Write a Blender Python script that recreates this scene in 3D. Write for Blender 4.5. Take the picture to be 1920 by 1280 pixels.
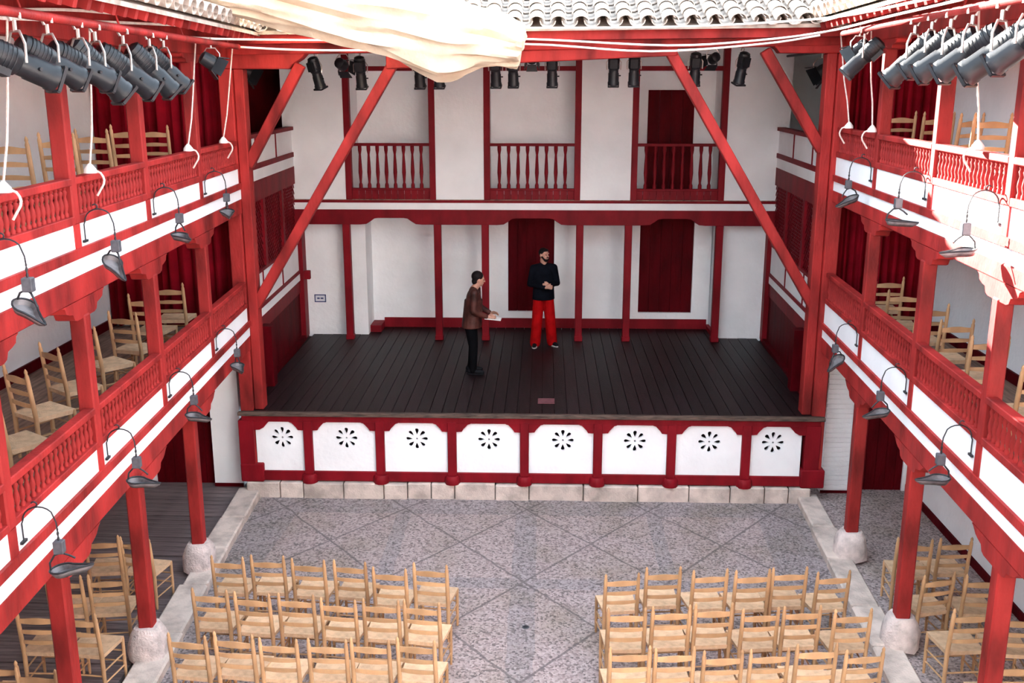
import bpy, bmesh, math, random
from mathutils import Vector, Matrix, noise
from mathutils.geometry import tessellate_polygon
random.seed(7)
for _o in list(bpy.data.objects): bpy.data.objects.remove(_o)
SC = bpy.context.scene
COL = SC.collection
PI = math.pi

# ------------------------------------------------------------------ camera
cam_d = bpy.data.cameras.new('camera'); cam = bpy.data.objects.new('camera', cam_d); COL.objects.link(cam)
cam_d.sensor_fit = 'HORIZONTAL'; cam_d.sensor_width = 36.0
cam_d.lens = 1907.177 / 1920 * 36.0
cam_d.clip_start = 0.05; cam_d.clip_end = 200
CPOS = Vector((0.198, -14.093, 5.951))
YAW, PITCH = -0.032, 0.247
fw = Vector((math.sin(YAW)*math.cos(PITCH), math.cos(YAW)*math.cos(PITCH), -math.sin(PITCH)))
rt = Vector((math.cos(YAW), -math.sin(YAW), 0)); up = rt.cross(fw)
cam.matrix_world = Matrix(((rt.x, up.x, -fw.x, CPOS.x), (rt.y, up.y, -fw.y, CPOS.y), (rt.z, up.z, -fw.z, CPOS.z), (0, 0, 0, 1)))
SC.camera = cam

# ------------------------------------------------------------------ world, sun, exposure
w = bpy.data.worlds.new('sky'); SC.world = w; w.use_nodes = True
bg = w.node_tree.nodes['Background']
bg.inputs[0].default_value = (0.72, 0.86, 1.0, 1); bg.inputs[1].default_value = 1.6
sun_d = bpy.data.lights.new('sun', 'SUN'); sun = bpy.data.objects.new('sun', sun_d); COL.objects.link(sun)
sun_d.energy = 32.0; sun_d.angle = math.radians(0.6); sun_d.color = (1.0, 0.95, 0.86)
SUNDIR = Vector((0.72, -1.0, -0.56)).normalized()
sun.rotation_euler = SUNDIR.to_track_quat('-Z', 'Y').to_euler()
sun.location = (-8, 16, 14)
SC.cycles.max_bounces = 16; SC.cycles.diffuse_bounces = 10
vs = SC.view_settings
vs.view_transform = 'Standard'; vs.look = 'None'; vs.exposure = 1.64; vs.gamma = 1.0; vs.use_curve_mapping = False

# ------------------------------------------------------------------ materials
def mat(name, col, rough=0.6, var=0.12, scale=6.0, bump=0.0, bscale=40.0, metal=0.0, rnd=0.0, col2=None, stretch=(1, 1, 1), spec=0.3, coords='Object'):
    m = bpy.data.materials.new(name); m.use_nodes = True
    nt = m.node_tree; N = nt.nodes; L = nt.links
    b = N['Principled BSDF']; b.inputs['Roughness'].default_value = rough; b.inputs['Metallic'].default_value = metal
    b.inputs['Specular IOR Level'].default_value = spec
    tc = N.new('ShaderNodeTexCoord'); mp = N.new('ShaderNodeMapping'); mp.inputs['Scale'].default_value = stretch
    L.new(tc.outputs[coords], mp.inputs[0])
    n = N.new('ShaderNodeTexNoise'); n.inputs['Scale'].default_value = scale; n.inputs['Detail'].default_value = 5
    L.new(mp.outputs[0], n.inputs['Vector'])
    mix = N.new('ShaderNodeMix'); mix.data_type = 'RGBA'
    c2 = col2 if col2 else tuple(max(0, c*(1-2.2*var)) for c in col)
    c1 = tuple(min(1, c*(1+var*0.6)) for c in col)
    mix.inputs['A'].default_value = (*c2, 1); mix.inputs['B'].default_value = (*c1, 1)
    rmp = N.new('ShaderNodeMapRange'); rmp.inputs[1].default_value = 0.3; rmp.inputs[2].default_value = 0.62
    L.new(n.outputs[0], rmp.inputs[0]); L.new(rmp.outputs[0], mix.inputs['Factor'])
    out = mix.outputs['Result']
    if rnd:
        oi = N.new('ShaderNodeObjectInfo'); hs = N.new('ShaderNodeHueSaturation')
        mr = N.new('ShaderNodeMapRange'); mr.inputs[3].default_value = 1-rnd; mr.inputs[4].default_value = 1+rnd
        L.new(oi.outputs['Random'], mr.inputs[0]); L.new(mr.outputs[0], hs.inputs['Value']); L.new(out, hs.inputs['Color']); out = hs.outputs[0]
    L.new(out, b.inputs['Base Color'])
    if bump:
        n2 = N.new('ShaderNodeTexNoise'); n2.inputs['Scale'].default_value = bscale; n2.inputs['Detail'].default_value = 4
        L.new(mp.outputs[0], n2.inputs['Vector'])
        bp = N.new('ShaderNodeBump'); bp.inputs['Strength'].default_value = bump; bp.inputs['Distance'].default_value = 0.02
        L.new(n2.outputs[0], bp.inputs['Height']); L.new(bp.outputs[0], b.inputs['Normal'])
    return m

M = {}
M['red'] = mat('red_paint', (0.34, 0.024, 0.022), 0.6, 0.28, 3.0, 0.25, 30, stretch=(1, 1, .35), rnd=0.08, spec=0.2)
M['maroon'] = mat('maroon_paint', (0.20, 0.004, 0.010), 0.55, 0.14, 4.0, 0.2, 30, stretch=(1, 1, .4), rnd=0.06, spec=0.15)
M['door'] = mat('oxblood_door_paint', (0.085, 0.001, 0.004), 0.6, 0.2, 5.0, 0.2, 30, stretch=(1, 1, .3), spec=0.06)
M['curtain'] = mat('crimson_cloth', (0.22, 0.004, 0.012), 0.9, 0.15, 3.0, 0.1, 60, spec=0.05)
M['white'] = mat('whitewash', (0.875, 0.895, 0.905), 0.85, 0.03, 1.6, 0.35, 14, spec=0.15)
M['limew'] = mat('limewash_brick', (0.85, 0.85, 0.86), 0.85, 0.03, 3.0, 0.5, 30, spec=0.15)
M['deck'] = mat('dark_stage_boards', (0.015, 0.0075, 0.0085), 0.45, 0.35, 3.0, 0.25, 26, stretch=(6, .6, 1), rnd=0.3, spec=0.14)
M['deckedge'] = mat('worn_stage_edge', (0.10, 0.065, 0.05), 0.6, 0.35, 5.0, 0.3, 30, stretch=(1, 6, 6))
M['aislewood'] = mat('grey_weathered_boards', (0.17, 0.135, 0.135), 0.6, 0.25, 4.0, 0.25, 26, stretch=(.6, 6, 1), rnd=0.18)
M['galwood'] = mat('brown_gallery_boards', (0.30, 0.20, 0.15), 0.6, 0.25, 4.0, 0.2, 26, stretch=(6, .6, 1))
M['stone'] = mat('pale_kerb_stone', (0.60, 0.51, 0.45), 0.85, 0.16, 5.0, 0.5, 40, rnd=0.10)
M['plinth'] = mat('rough_pink_stone', (0.72, 0.62, 0.58), 0.9, 0.14, 9.0, 0.9, 45)
M['chair'] = mat('honey_pine', (0.50, 0.30, 0.155), 0.5, 0.12, 7.0, 0.12, 50, rnd=0.16, stretch=(1, 1, .5))
M['rush'] = mat('woven_rush', (0.66, 0.45, 0.28), 0.75, 0.10, 14.0, 0.5, 90, rnd=0.14)
M['lamp'] = mat('black_spotlight_enamel', (0.014, 0.016, 0.020), 0.4, 0.2, 8.0, 0.05, 50, spec=0.33, rnd=0.25)
M['chrome'] = mat('bare_steel', (0.62, 0.56, 0.52), 0.35, 0.1, 10, 0, 10, metal=0.7)
M['lens'] = mat('dark_glass_lens', (0.01, 0.012, 0.02), 0.08, 0.1, 5, spec=0.6)
M['iron'] = mat('wrought_iron', (0.022, 0.024, 0.028), 0.5, 0.25, 20, 0.2, 60, spec=0.4)
M['ironblk'] = mat('grey_tin', (0.085, 0.088, 0.10), 0.5, 0.2, 14, 0.1, 60)
M['bowl'] = mat('grey_pan', (0.17, 0.16, 0.165), 0.5, 0.3, 10, 0.1, 60)
M['rope'] = mat('pale_rope', (0.80, 0.66, 0.60), 0.8, 0.12, 30)
M['cable'] = mat('white_cable', (0.85, 0.78, 0.72), 0.7, 0.08, 10)
M['plaster'] = mat('white_cap', (0.86, 0.82, 0.78), 0.6, 0.05, 10)
M['canvas'] = mat('cream_canvas', (0.66, 0.56, 0.42), 0.9, 0.12, 2.2, 0.35, 25, col2=(0.52, 0.40, 0.28))
M['tile'] = mat('sun_bleached_roof_tile', (0.56, 0.48, 0.42), 0.85, 0.2, 8.0, 0.4, 30, rnd=0.12)
M['roofboard'] = mat('roof_boards', (0.50, 0.42, 0.36), 0.8, 0.2, 6)  # unseen ceiling colour, lightened to bounce more light onto the stage
M['plaque'] = mat('plaque_enamel', (0.72, 0.75, 0.80), 0.4, 0.03, 6)
M['plaqueblue'] = mat('plaque_blue', (0.06, 0.09, 0.20), 0.4, 0.05, 6)
M['mark'] = mat('faded_red_plate', (0.16, 0.055, 0.065), 0.6, 0.2, 10)
M['skin'] = mat('skin', (0.48, 0.25, 0.18), 0.55, 0.06, 12)
M['hair'] = mat('black_hair', (0.010, 0.007, 0.007), 0.6, 0.2, 30, 0.3, 90, spec=0.1)
M['leather'] = mat('brown_leather', (0.07, 0.022, 0.017), 0.5, 0.35, 7.0, 0.3, 25, spec=0.2)
M['navy'] = mat('navy_cloth', (0.004, 0.005, 0.009), 0.85, 0.2, 8, 0.2, 40, spec=0.06)
M['blackcloth'] = mat('black_denim', (0.003, 0.003, 0.004), 0.85, 0.2, 8, 0.2, 40, spec=0.06)
M['redcloth'] = mat('scarlet_trousers', (0.36, 0.003, 0.004), 0.8, 0.16, 6, 0.3, 20, spec=0.06)
M['shoe'] = mat('black_shoe', (0.008, 0.008, 0.010), 0.5, 0.1, 8, spec=0.06)
M['sole'] = mat('pale_sole', (0.5, 0.46, 0.44), 0.7, 0.05, 8)
M['paper'] = mat('white_paper', (0.86, 0.84, 0.82), 0.8, 0.02, 8)
M['eye'] = mat('dark_eye', (0.01, 0.008, 0.008), 0.2, 0.05, 8)
M['soil'] = mat('dark_void', (0.02, 0.016, 0.016), 0.95, 0.1, 5)  # near-black colour standing in for the shade inside gaps and voids

def cobble_mat(lines=0.75):
    m = bpy.data.materials.new('pebble_paving'); m.use_nodes = True
    nt = m.node_tree; N = nt.nodes; L = nt.links; b = N['Principled BSDF']; b.inputs['Roughness'].default_value = 0.8
    b.inputs['Specular IOR Level'].default_value = 0.25
    tc = N.new('ShaderNodeTexCoord'); sx = N.new('ShaderNodeSeparateXYZ'); L.new(tc.outputs['Object'], sx.inputs[0])
    nz = N.new('ShaderNodeTexNoise'); nz.inputs['Scale'].default_value = 3.0; L.new(tc.outputs['Object'], nz.inputs['Vector'])
    def math_(op, a, b_=None, c=None):
        n = N.new('ShaderNodeMath'); n.operation = op
        for i, v in enumerate((a, b_, c)):
            if v is None: continue
            if isinstance(v, (int, float)): n.inputs[i].default_value = v
            else: L.new(v, n.inputs[i])
        return n.outputs[0]
    wob = math_('MULTIPLY_ADD', nz.outputs[0], 0.06, -0.03)
    X = math_('ADD', sx.outputs[0], wob); Y = math_('ADD', sx.outputs[1], wob)
    u = math_('MULTIPLY_ADD', X, 1/1.75, 0.03/1.75); v = math_('MULTIPLY_ADD', Y, 1/2.2, 0.44/2.2)
    def line(e):
        f = math_('FRACT', math_('ADD', e, 0.5)); d = math_('ABSOLUTE', math_('SUBTRACT', f, 0.5))
        return math_('LESS_THAN', d, 0.011)
    dl = math_('MAXIMUM', line(math_('ADD', u, v)), line(math_('SUBTRACT', u, v)))
    # grey straight bands: centre, along stage, along both kerbs
    b1 = math_('LESS_THAN', math_('ABSOLUTE', math_('ADD', X, 0.03)), 0.15)
    b2 = math_('GREATER_THAN', Y, -0.62)
    b3 = math_('GREATER_THAN', math_('ABSOLUTE', math_('MULTIPLY_ADD', Y, -0.05, X)), 3.28)
    b3b = math_('LESS_THAN', math_('ABSOLUTE', math_('SUBTRACT', math_('ABSOLUTE', X), 1.78)), 0.1)
    b4 = math_('LESS_THAN', math_('ABSOLUTE', math_('ADD', Y, 2.68)), 0.13)
    band = math_('MAXIMUM', math_('MAXIMUM', math_('MAXIMUM', b1, b2), b3), math_('MAXIMUM', b3b, b4))
    vo = N.new('ShaderNodeTexVoronoi'); vo.inputs['Scale'].default_value = 40; L.new(tc.outputs['Object'], vo.inputs['Vector'])
    rp = N.new('ShaderNodeValToRGB'); cr = rp.color_ramp
    cr.elements[0].position = 0.0; cr.elements[0].color = (0.14, 0.115, 0.115, 1)
    cr.elements[1].position = 1.0; cr.elements[1].color = (0.46, 0.38, 0.37, 1)
    e = cr.elements.new(0.4); e.color = (0.33, 0.265, 0.255, 1)
    sc = N.new('ShaderNodeSeparateColor'); L.new(vo.outputs['Color'], sc.inputs[0]); L.new(sc.outputs[0], rp.inputs[0])
    gr = N.new('ShaderNodeMix'); gr.data_type = 'RGBA'; gr.blend_type = 'MULTIPLY'; gr.inputs['B'].default_value = (0.78, 0.84, 0.88, 1)
    L.new(math_('MULTIPLY', band, 0.8 if lines else 0.0), gr.inputs['Factor']); L.new(rp.outputs[0], gr.inputs['A'])
    dk = N.new('ShaderNodeMix'); dk.data_type = 'RGBA'; dk.inputs['B'].default_value = (0.13, 0.11, 0.115, 1)
    L.new(math_('MULTIPLY', dl, lines), dk.inputs['Factor']); L.new(gr.outputs['Result'], dk.inputs['A'])
    st = N.new('ShaderNodeTexNoise'); st.inputs['Scale'].default_value = 1.1; st.inputs['Detail'].default_value = 3; L.new(tc.outputs['Object'], st.inputs['Vector'])
    stm = N.new('ShaderNodeMix'); stm.data_type = 'RGBA'; stm.blend_type = 'MULTIPLY'; stm.inputs['B'].default_value = (0.80, 0.80, 0.72, 1)
    sr = N.new('ShaderNodeMapRange'); sr.inputs[1].default_value = .45; sr.inputs[2].default_value = .7; L.new(st.outputs[0], sr.inputs[0])
    L.new(sr.outputs[0], stm.inputs['Factor']); L.new(dk.outputs['Result'], stm.inputs['A'])
    L.new(stm.outputs['Result'], b.inputs['Base Color'])
    bp = N.new('ShaderNodeBump'); bp.inputs['Strength'].default_value = 0.6; bp.inputs['Distance'].default_value = 0.012; bp.invert = True
    L.new(vo.outputs['Distance'], bp.inputs['Height']); L.new(bp.outputs[0], b.inputs['Normal'])
    return m
M['cobble'] = cobble_mat(); M['cobble_plain'] = cobble_mat(0.0)

# ------------------------------------------------------------------ mesh helpers
class MB:
    def __init__(s): s.v = []; s.f = []; s.smooth = False
    def add(s, vs_, fs):
        o = len(s.v); s.v += [Vector(p) for p in vs_]; s.f += [tuple(i+o for i in f) for f in fs]; return s
    def hexa(s, p):  # 8 corners: bottom 4, top 4
        return s.add(p, [(0, 3, 2, 1), (4, 5, 6, 7), (0, 1, 5, 4), (1, 2, 6, 5), (2, 3, 7, 6), (3, 0, 4, 7)])
    def box(s, x0, x1, y0, y1, z0, z1, F=None):
        p = [(x0, y0, z0), (x1, y0, z0), (x1, y1, z0), (x0, y1, z0), (x0, y0, z1), (x1, y0, z1), (x1, y1, z1), (x0, y1, z1)]
        return s.hexa([F(*q) if F else q for q in p])
    def beam(s, a, b, wd, ht, upv=(0, 0, 1)):
        a = Vector(a); b = Vector(b); t = (b-a).normalized(); x = t.cross(Vector(upv))
        if x.length < 1e-4: x = t.cross(Vector((0, 1, 0)))
        x.normalize(); z = x.cross(t); x *= wd/2; z *= ht/2
        return s.hexa([a-x-z, a+x-z, b+x-z, b-x-z, a-x+z, a+x+z, b+x+z, b-x+z])
    def tube(s, pts, r, n=8, cap=True):
        pts = [Vector(p) for p in pts]; k = len(pts); rs = r if isinstance(r, (list, tuple)) else [r]*k
        t0 = (pts[1]-pts[0]).normalized(); x = t0.orthogonal().normalized(); o = len(s.v)
        for i in range(k):
            t = (pts[min(i+1, k-1)]-pts[max(i-1, 0)])
            if t.length < 1e-9: t = t0
            t = t.normalized(); x = (x - t*x.dot(t)).normalized(); y = t.cross(x)
            for j in range(n):
                a = 2*PI*j/n; s.v.append(pts[i]+(x*math.cos(a)+y*math.sin(a))*rs[i])
        for i in range(k-1):
            for j in range(n):
                s.f.append((o+i*n+j, o+i*n+(j+1) % n, o+(i+1)*n+(j+1) % n, o+(i+1)*n+j))
        if cap: s.f.append(tuple(o+j for j in reversed(range(n)))); s.f.append(tuple(o+(k-1)*n+j for j in range(n)))
        s.smooth = True; return s
    def lathe(s, prof, n=10, at=(0, 0, 0)):
        return s.tube([(at[0], at[1], at[2]+z) for r, z in prof], [r for r, z in prof], n)
    def prism(s, poly, F, t0, t1):  # poly of (a,b); F(a,b,t)->world
        k = len(poly); o = len(s.v)
        s.v += [Vector(F(a, b, t0)) for a, b in poly] + [Vector(F(a, b, t1)) for a, b in poly]
        tri = tessellate_polygon([[Vector((a, b, 0)) for a, b in poly]])
        s.f += [tuple(o+i for i in t) for t in tri] + [tuple(o+k+i for i in t) for t in tri]
        s.f += [(o+i, o+(i+1) % k, o+k+(i+1) % k, o+k+i) for i in range(k)]
        return s
    def ell(s, c, r, n=14, m=9, R=None):
        c = Vector(c); o = len(s.v)
        for i in range(m+1):
            th = PI*i/m
            for j in range(n):
                ph = 2*PI*j/n
                q = Vector((r[0]*math.sin(th)*math.cos(ph), r[1]*math.sin(th)*math.sin(ph), r[2]*math.cos(th)))
                if R is not None: q = R @ q
                s.v.append(c+q)
        for i in range(m):
            for j in range(n): s.f.append((o+i*n+j, o+(i+1)*n+j, o+(i+1)*n+(j+1) % n, o+i*n+(j+1) % n))
        s.smooth = True; return s
    def cone(s, a, b, ra, rb):  # tapered capsule for blobs
        a = Vector(a); b = Vector(b); s.ell(a, (ra,)*3, 12, 8); s.ell(b, (rb,)*3, 12, 8)
        if (b-a).length > 1e-5: s.tube([a, b], [ra, rb], 12)
        return s
    def ecyl(s, a, b, ax, ay, bx, by, n=16):
        o = len(s.v)
        for c, rx, ry in ((Vector(a), ax, ay), (Vector(b), bx, by)):
            for k in range(n): s.v.append(c+Vector((rx*math.cos(2*PI*k/n), ry*math.sin(2*PI*k/n), 0)))
        s.f += [(o+k, o+(k+1) % n, o+n+(k+1) % n, o+n+k) for k in range(n)]+[tuple(o+k for k in range(n)), tuple(o+n+k for k in range(n))]
        return s
    def mesh(s, name, inv=None):
        me = bpy.data.meshes.new(name)
        vv = [inv @ p for p in s.v] if inv is not None else s.v
        me.from_pydata([tuple(p) for p in vv], [], s.f)
        bm = bmesh.new(); bm.from_mesh(me)
        if s.smooth: bmesh.ops.remove_doubles(bm, verts=bm.verts, dist=1e-5)
        bmesh.ops.recalc_face_normals(bm, faces=bm.faces)
        bm.to_mesh(me); bm.free()
        if s.smooth:
            me.polygons.foreach_set('use_smooth', [True]*len(me.polygons))
            try: me.set_sharp_from_angle(angle=math.radians(50))
            except Exception: pass
        return me

TM = {}
def minv(p): return TM[p.name].inverted() if p is not None else None
def obj(name, g, m, parent=None, bevel=0.0, kind=None, Mx=None):
    """MB g in world coordinates, or a shared mesh g with its own matrix Mx"""
    if isinstance(g, MB): me = g.mesh(name, minv(parent)); mx = Matrix()
    else: me = g; mx = (minv(parent) @ Mx) if parent is not None else Mx
    if m is not None and not me.materials: me.materials.append(M[m] if isinstance(m, str) else m)
    o = bpy.data.objects.new(name, me); COL.objects.link(o)
    if parent is not None: o.parent = parent
    o.matrix_basis = mx
    TM[o.name] = (TM[parent.name] @ mx) if parent is not None else mx.copy()
    if bevel:
        b = o.modifiers.new('bevel', 'BEVEL'); b.width = bevel; b.segments = 1; b.limit_method = 'ANGLE'
    if kind: o['kind'] = kind
    return o
def tag(o, label, cat, group=None, kind=None):
    o['label'] = label; o['category'] = cat
    if group: o['group'] = group
    if kind: o['kind'] = kind
    return o
def thing(name, label, cat, loc=(0, 0, 0), rotz=0.0, group=None, kind=None):
    o = bpy.data.objects.new(name, None); COL.objects.link(o); o.empty_display_size = 0.1
    mx = Matrix.Translation(loc) @ Matrix.Rotation(rotz, 4, 'Z'); o.matrix_basis = mx; TM[o.name] = mx
    return tag(o, label, cat, group, kind)
def copy_tree(root, mx):
    r = root.copy(); COL.objects.link(r); r.matrix_basis = mx; TM[r.name] = mx
    for ch in root.children:
        c = ch.copy(); COL.objects.link(c); c.parent = r
        for g in ch.children:
            d = g.copy(); COL.objects.link(d); d.parent = c
    return r
def blob(name, mb, voxel=0.012, smooth=4):
    me = mb.mesh(name); o = bpy.data.objects.new('tmp', me); COL.objects.link(o)
    r = o.modifiers.new('r', 'REMESH'); r.mode = 'VOXEL'; r.voxel_size = voxel
    if smooth:
        s = o.modifiers.new('s', 'SMOOTH'); s.factor = 0.5; s.iterations = smooth
    dg = bpy.context.evaluated_depsgraph_get(); dg.update()
    ev = o.evaluated_get(dg); out = bpy.data.meshes.new_from_object(ev)
    bpy.data.objects.remove(o); out.name = name; out.materials.clear()
    out.polygons.foreach_set('use_smooth', [True]*len(out.polygons))
    return out

ORD = ['first', 'second', 'third', 'fourth', 'fifth', 'sixth', 'seventh', 'eighth', 'ninth']
HS = 1.33   # stage height

# ------------------------------------------------------------------ side frames
class Side:
    def __init__(s, name, x0, a, sg): s.name = name; s.x0 = x0; s.a = a; s.sg = sg; n = math.hypot(1, a); s.T = Vector((-a/n, -1/n, 0)); s.N = Vector((sg/n, -sg*a/n, 0)); s.O = Vector((x0, 0, 0))
    def P(s, u, d, z): p = s.O+s.T*u+s.N*d; return Vector((p.x, p.y, z))
    def F(s): return lambda a, b, c: s.P(a, b, c)
SL = Side('left', -4.029, -0.060, -1); SR = Side('right', 4.122, 0.037, 1)
SL.mid = dict(rail=3.25, bb=2.94, p1=2.88, p0=2.67, s0=2.59, w0=2.45, b0=2.24, pt=2.07, fl=2.50)
SL.top = dict(rail=5.21, bb=4.90, p1=4.83, p0=4.63, s0=4.55, w0=4.41, b0=4.21, pt=4.05, fl=4.46)
SR.mid = dict(rail=3.43, bb=3.07, p1=3.00, p0=2.71, s0=2.63, w0=2.50, b0=2.29, pt=2.13, fl=2.58)
SR.top = dict(rail=5.40, bb=5.08, p1=5.01, p0=4.77, s0=4.69, w0=4.56, b0=4.40, pt=4.24, fl=4.61)
SL.eave = dict(pt=6.20, b0=6.30, b1=6.66, edge=6.60); SR.eave = dict(pt=6.34, b0=6.45, b1=6.80, edge=6.74)
SL.wallx = -6.15; SR.wallx = 5.68
POSTS = [1.96, 3.94, 5.80, 7.52, 9.35]
GPOST = {'left': [2.52, 4.53, 6.47, 8.4], 'right': [1.92, 4.06, 6.34, 8.5]}
GD = {'left': 0.12, 'right': 0.02}
END = 9.6

# ------------------------------------------------------------------ ground, kerbs
fl = MB(); fl.box(-3.98, 4.0, -16, 0.02, -0.25, 0.0)
o = obj('floor', fl, 'cobble'); tag(o, 'pebble paved courtyard floor with dark diagonal lines', 'floor', kind='structure')
af = MB(); af.box(3.95, 5.75, -16, 0.7, -0.25, 0.02)
o = obj('floor_aisle', af, 'cobble_plain'); tag(o, 'pebble floor under the right gallery', 'floor', kind='structure')
t = thing('floor_boards', 'grey weathered plank floor under the left gallery', 'floor', (-5.2, -4, 0), kind='structure')
base = MB(); base.box(-6.2, -3.98, -16, 0.7, -0.3, -0.06); obj('subfloor', base, 'soil', t)
y = 0.42; k = 0; pl = MB(); pl.box(-1.02, 1.02, -0.066, 0.066, -0.05, 0.0); plm = pl.mesh('plank')
while y > -8.2:
    gap = 0.03 if k % 9 == 8 else 0.006
    obj('plank', plm, 'aislewood', t, Mx=Matrix.Translation((-5.16, y-0.066, 0.01+random.uniform(-.003, .003)))); y -= 0.132+gap; k += 1

def stone_box(F, u0, u1, d0, d1, z0, z1, seed):
    mb = MB(); n = 3
    mb.box(u0, u1, d0, d1, z0, z1, F); bm_j = random.Random(seed)
    for i in range(4, 8): mb.v[i] += Vector((0, 0, bm_j.uniform(-.012, .008)))
    return mb
for S, d0, d1, ztop in ((SL, -0.02, 0.32, 0.11), (SR, -0.20, 0.13, 0.11)):
    t = thing('kerb', 'pale stone kerb along the %s side of the courtyard' % S.name, 'kerb', S.P(4, 0, 0), kind='structure')
    u = -0.05; i = 0
    while u < 9.4:
        ln = random.uniform(.75, 1.25)
        obj('stone', stone_box(S.F(), u, u+ln-.012, d0+random.uniform(-.02, .02), d1+random.uniform(-.02, .02), -0.1, ztop, i), 'stone', t, bevel=0.02); u += ln; i += 1
t = thing('stage_footing', 'row of pale stone blocks under the stage front', 'footing', (0, 0, 0), kind='structure')
obj('rubble_core', MB().box(-4.2, 4.12, -.06, .29, -.1, .22), 'soil', t)  # dark core added to stop sky showing between the stones
x = -4.2
while x < 4.05:
    ln = random.choice([.35, .6, .75, .8, .5]); x1 = min(x+ln, 4.12)
    obj('stone', MB().box(x+.006, x1-.006, -0.10+random.uniform(-.015, .015), 0.3, -0.1, 0.24+random.uniform(-.012, .01)), 'stone', t, bevel=0.015); x = x1

# ------------------------------------------------------------------ stage
t = thing('floor_stage', 'dark brown stage deck of long boards', 'stage', (0, 2.4, HS), kind='structure')
obj('deck_frame', MB().box(-4.33, 4.33, 0.3, 5.5, HS-.14, HS-.045), 'soil', t)
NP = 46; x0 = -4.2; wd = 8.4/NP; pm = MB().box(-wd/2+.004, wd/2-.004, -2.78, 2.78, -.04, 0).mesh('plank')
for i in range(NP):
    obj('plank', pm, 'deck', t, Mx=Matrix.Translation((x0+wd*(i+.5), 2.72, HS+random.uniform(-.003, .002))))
obj('nosing', MB().box(-4.25, 4.24, -0.13, -0.05, HS-.055, HS+.004), 'deckedge', t, bevel=.008)

PX = [-3.25, -2.19, -1.13, -0.07, 1.00, 2.07, 3.15]
sf = thing('stage_panelling', 'maroon timber stage front with eight white pierced panels', 'stage front', (0, 0, .25))
obj('top_beam', MB().box(-4.22, 4.2, -0.06, .12, 1.17, HS-.05), 'maroon', sf, bevel=.008)
obj('bottom_rail', MB().box(-4.22, 4.2, -0.045, .06, .25, .40), 'maroon', sf, bevel=.008)
FY = lambda a, b, tt: (a, tt, b)
edges = [-4.08]+PX+[4.0]
for i, px in enumerate(PX):
    p = obj('post', MB().box(px-.065, px+.065, -.075, .06, .36, 1.19), 'maroon', sf, bevel=.008)
    obj('post_base', MB().lathe([(.115, 0), (.12, .05), (.115, .10), (.09, .13)], 12, (px, -.03, .235)), 'maroon', p)
    c = [(-.30, 1.19), (-.27, 1.165), (-.235, 1.155), (-.17, 1.085), (-.145, 1.045), (-.065, 1.04), (.065, 1.04), (.145, 1.045), (.17, 1.085), (.235, 1.155), (.27, 1.165), (.30, 1.19)]
    obj('corbel', MB().prism([(px+a, b) for a, b in c], FY, -.055, .05), 'maroon', p)
for s in (-1, 1):
    xe = -4.16 if s < 0 else 4.1
    p = obj('end_post', MB().box(xe-.11, xe+.11, -.07, .1, .25, 1.19), 'maroon', sf, bevel=.008)
    obj('corbel', MB().prism([(xe-s*.10, 1.19), (xe-s*.37, 1.19), (xe-s*.33, 1.16), (xe-s*.26, 1.08), (xe-s*.2, 1.045), (xe-s*.10, 1.04)], FY, -.055, .05), 'maroon', p)
ROS = [-3.64, -2.69, -1.65, -.59, .49, 1.54, 2.62, 3.54]
for i in range(8):
    xa, xb = edges[i]+.05, edges[i+1]-.05; cx = ROS[i]; cz = .915
    holes = []
    for k in range(8):
        a = k*PI/4+PI/2; hole = []
        for (rr, ww) in ((.058, 0), (.085, .012), (.115, .024), (.138, .027), (.155, .018), (.16, 0), (.155, -.018), (.138, -.027), (.115, -.024), (.085, -.012)):
            hole.append((cx+rr*math.cos(a)-ww*math.sin(a), cz+rr*math.sin(a)+ww*math.cos(a)))
        holes.append(hole)
    holes.append([(cx+.016*math.cos(2*PI*j/8), cz+.016*math.sin(2*PI*j/8)) for j in range(8)])
    outer = [(xa, .38), (xb, .38), (xb, 1.19), (xa, 1.19)]
    loops = [outer]+holes; flat = [q for l in loops for q in l]
    tri = tessellate_polygon([[Vector((a, b, 0)) for a, b in l] for l in loops])
    mb = MB(); n = len(flat)
    mb.v = [Vector((a, -.012, b)) for a, b in flat]+[Vector((a, .03, b)) for a, b in flat]
    mb.f = [tuple(q) for q in tri]+[tuple(n+j for j in q) for q in tri]
    o_ = 0
    for l in loops:
        k = len(l); mb.f += [(o_+j, o_+(j+1) % k, n+o_+(j+1) % k, n+o_+j) for j in range(k)]; o_ += k
    pn = obj('panel', mb, 'white', sf); pn['label'] = 'white panel pierced by an eight petal rosette'
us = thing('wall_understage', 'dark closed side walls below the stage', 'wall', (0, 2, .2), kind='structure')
obj('back_lining', MB().box(-4.2, 4.2, .45, .5, 0, HS-.15), 'soil', us)  # near-black sheet supplies the shade seen through the pierced panels
mk = MB().box(.12, .37, .42, .66, HS+.004, HS+.016); tag(obj('floor_plate', mk, 'mark'), 'small faded red square plate on the stage floor near its edge', 'plate')

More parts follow.
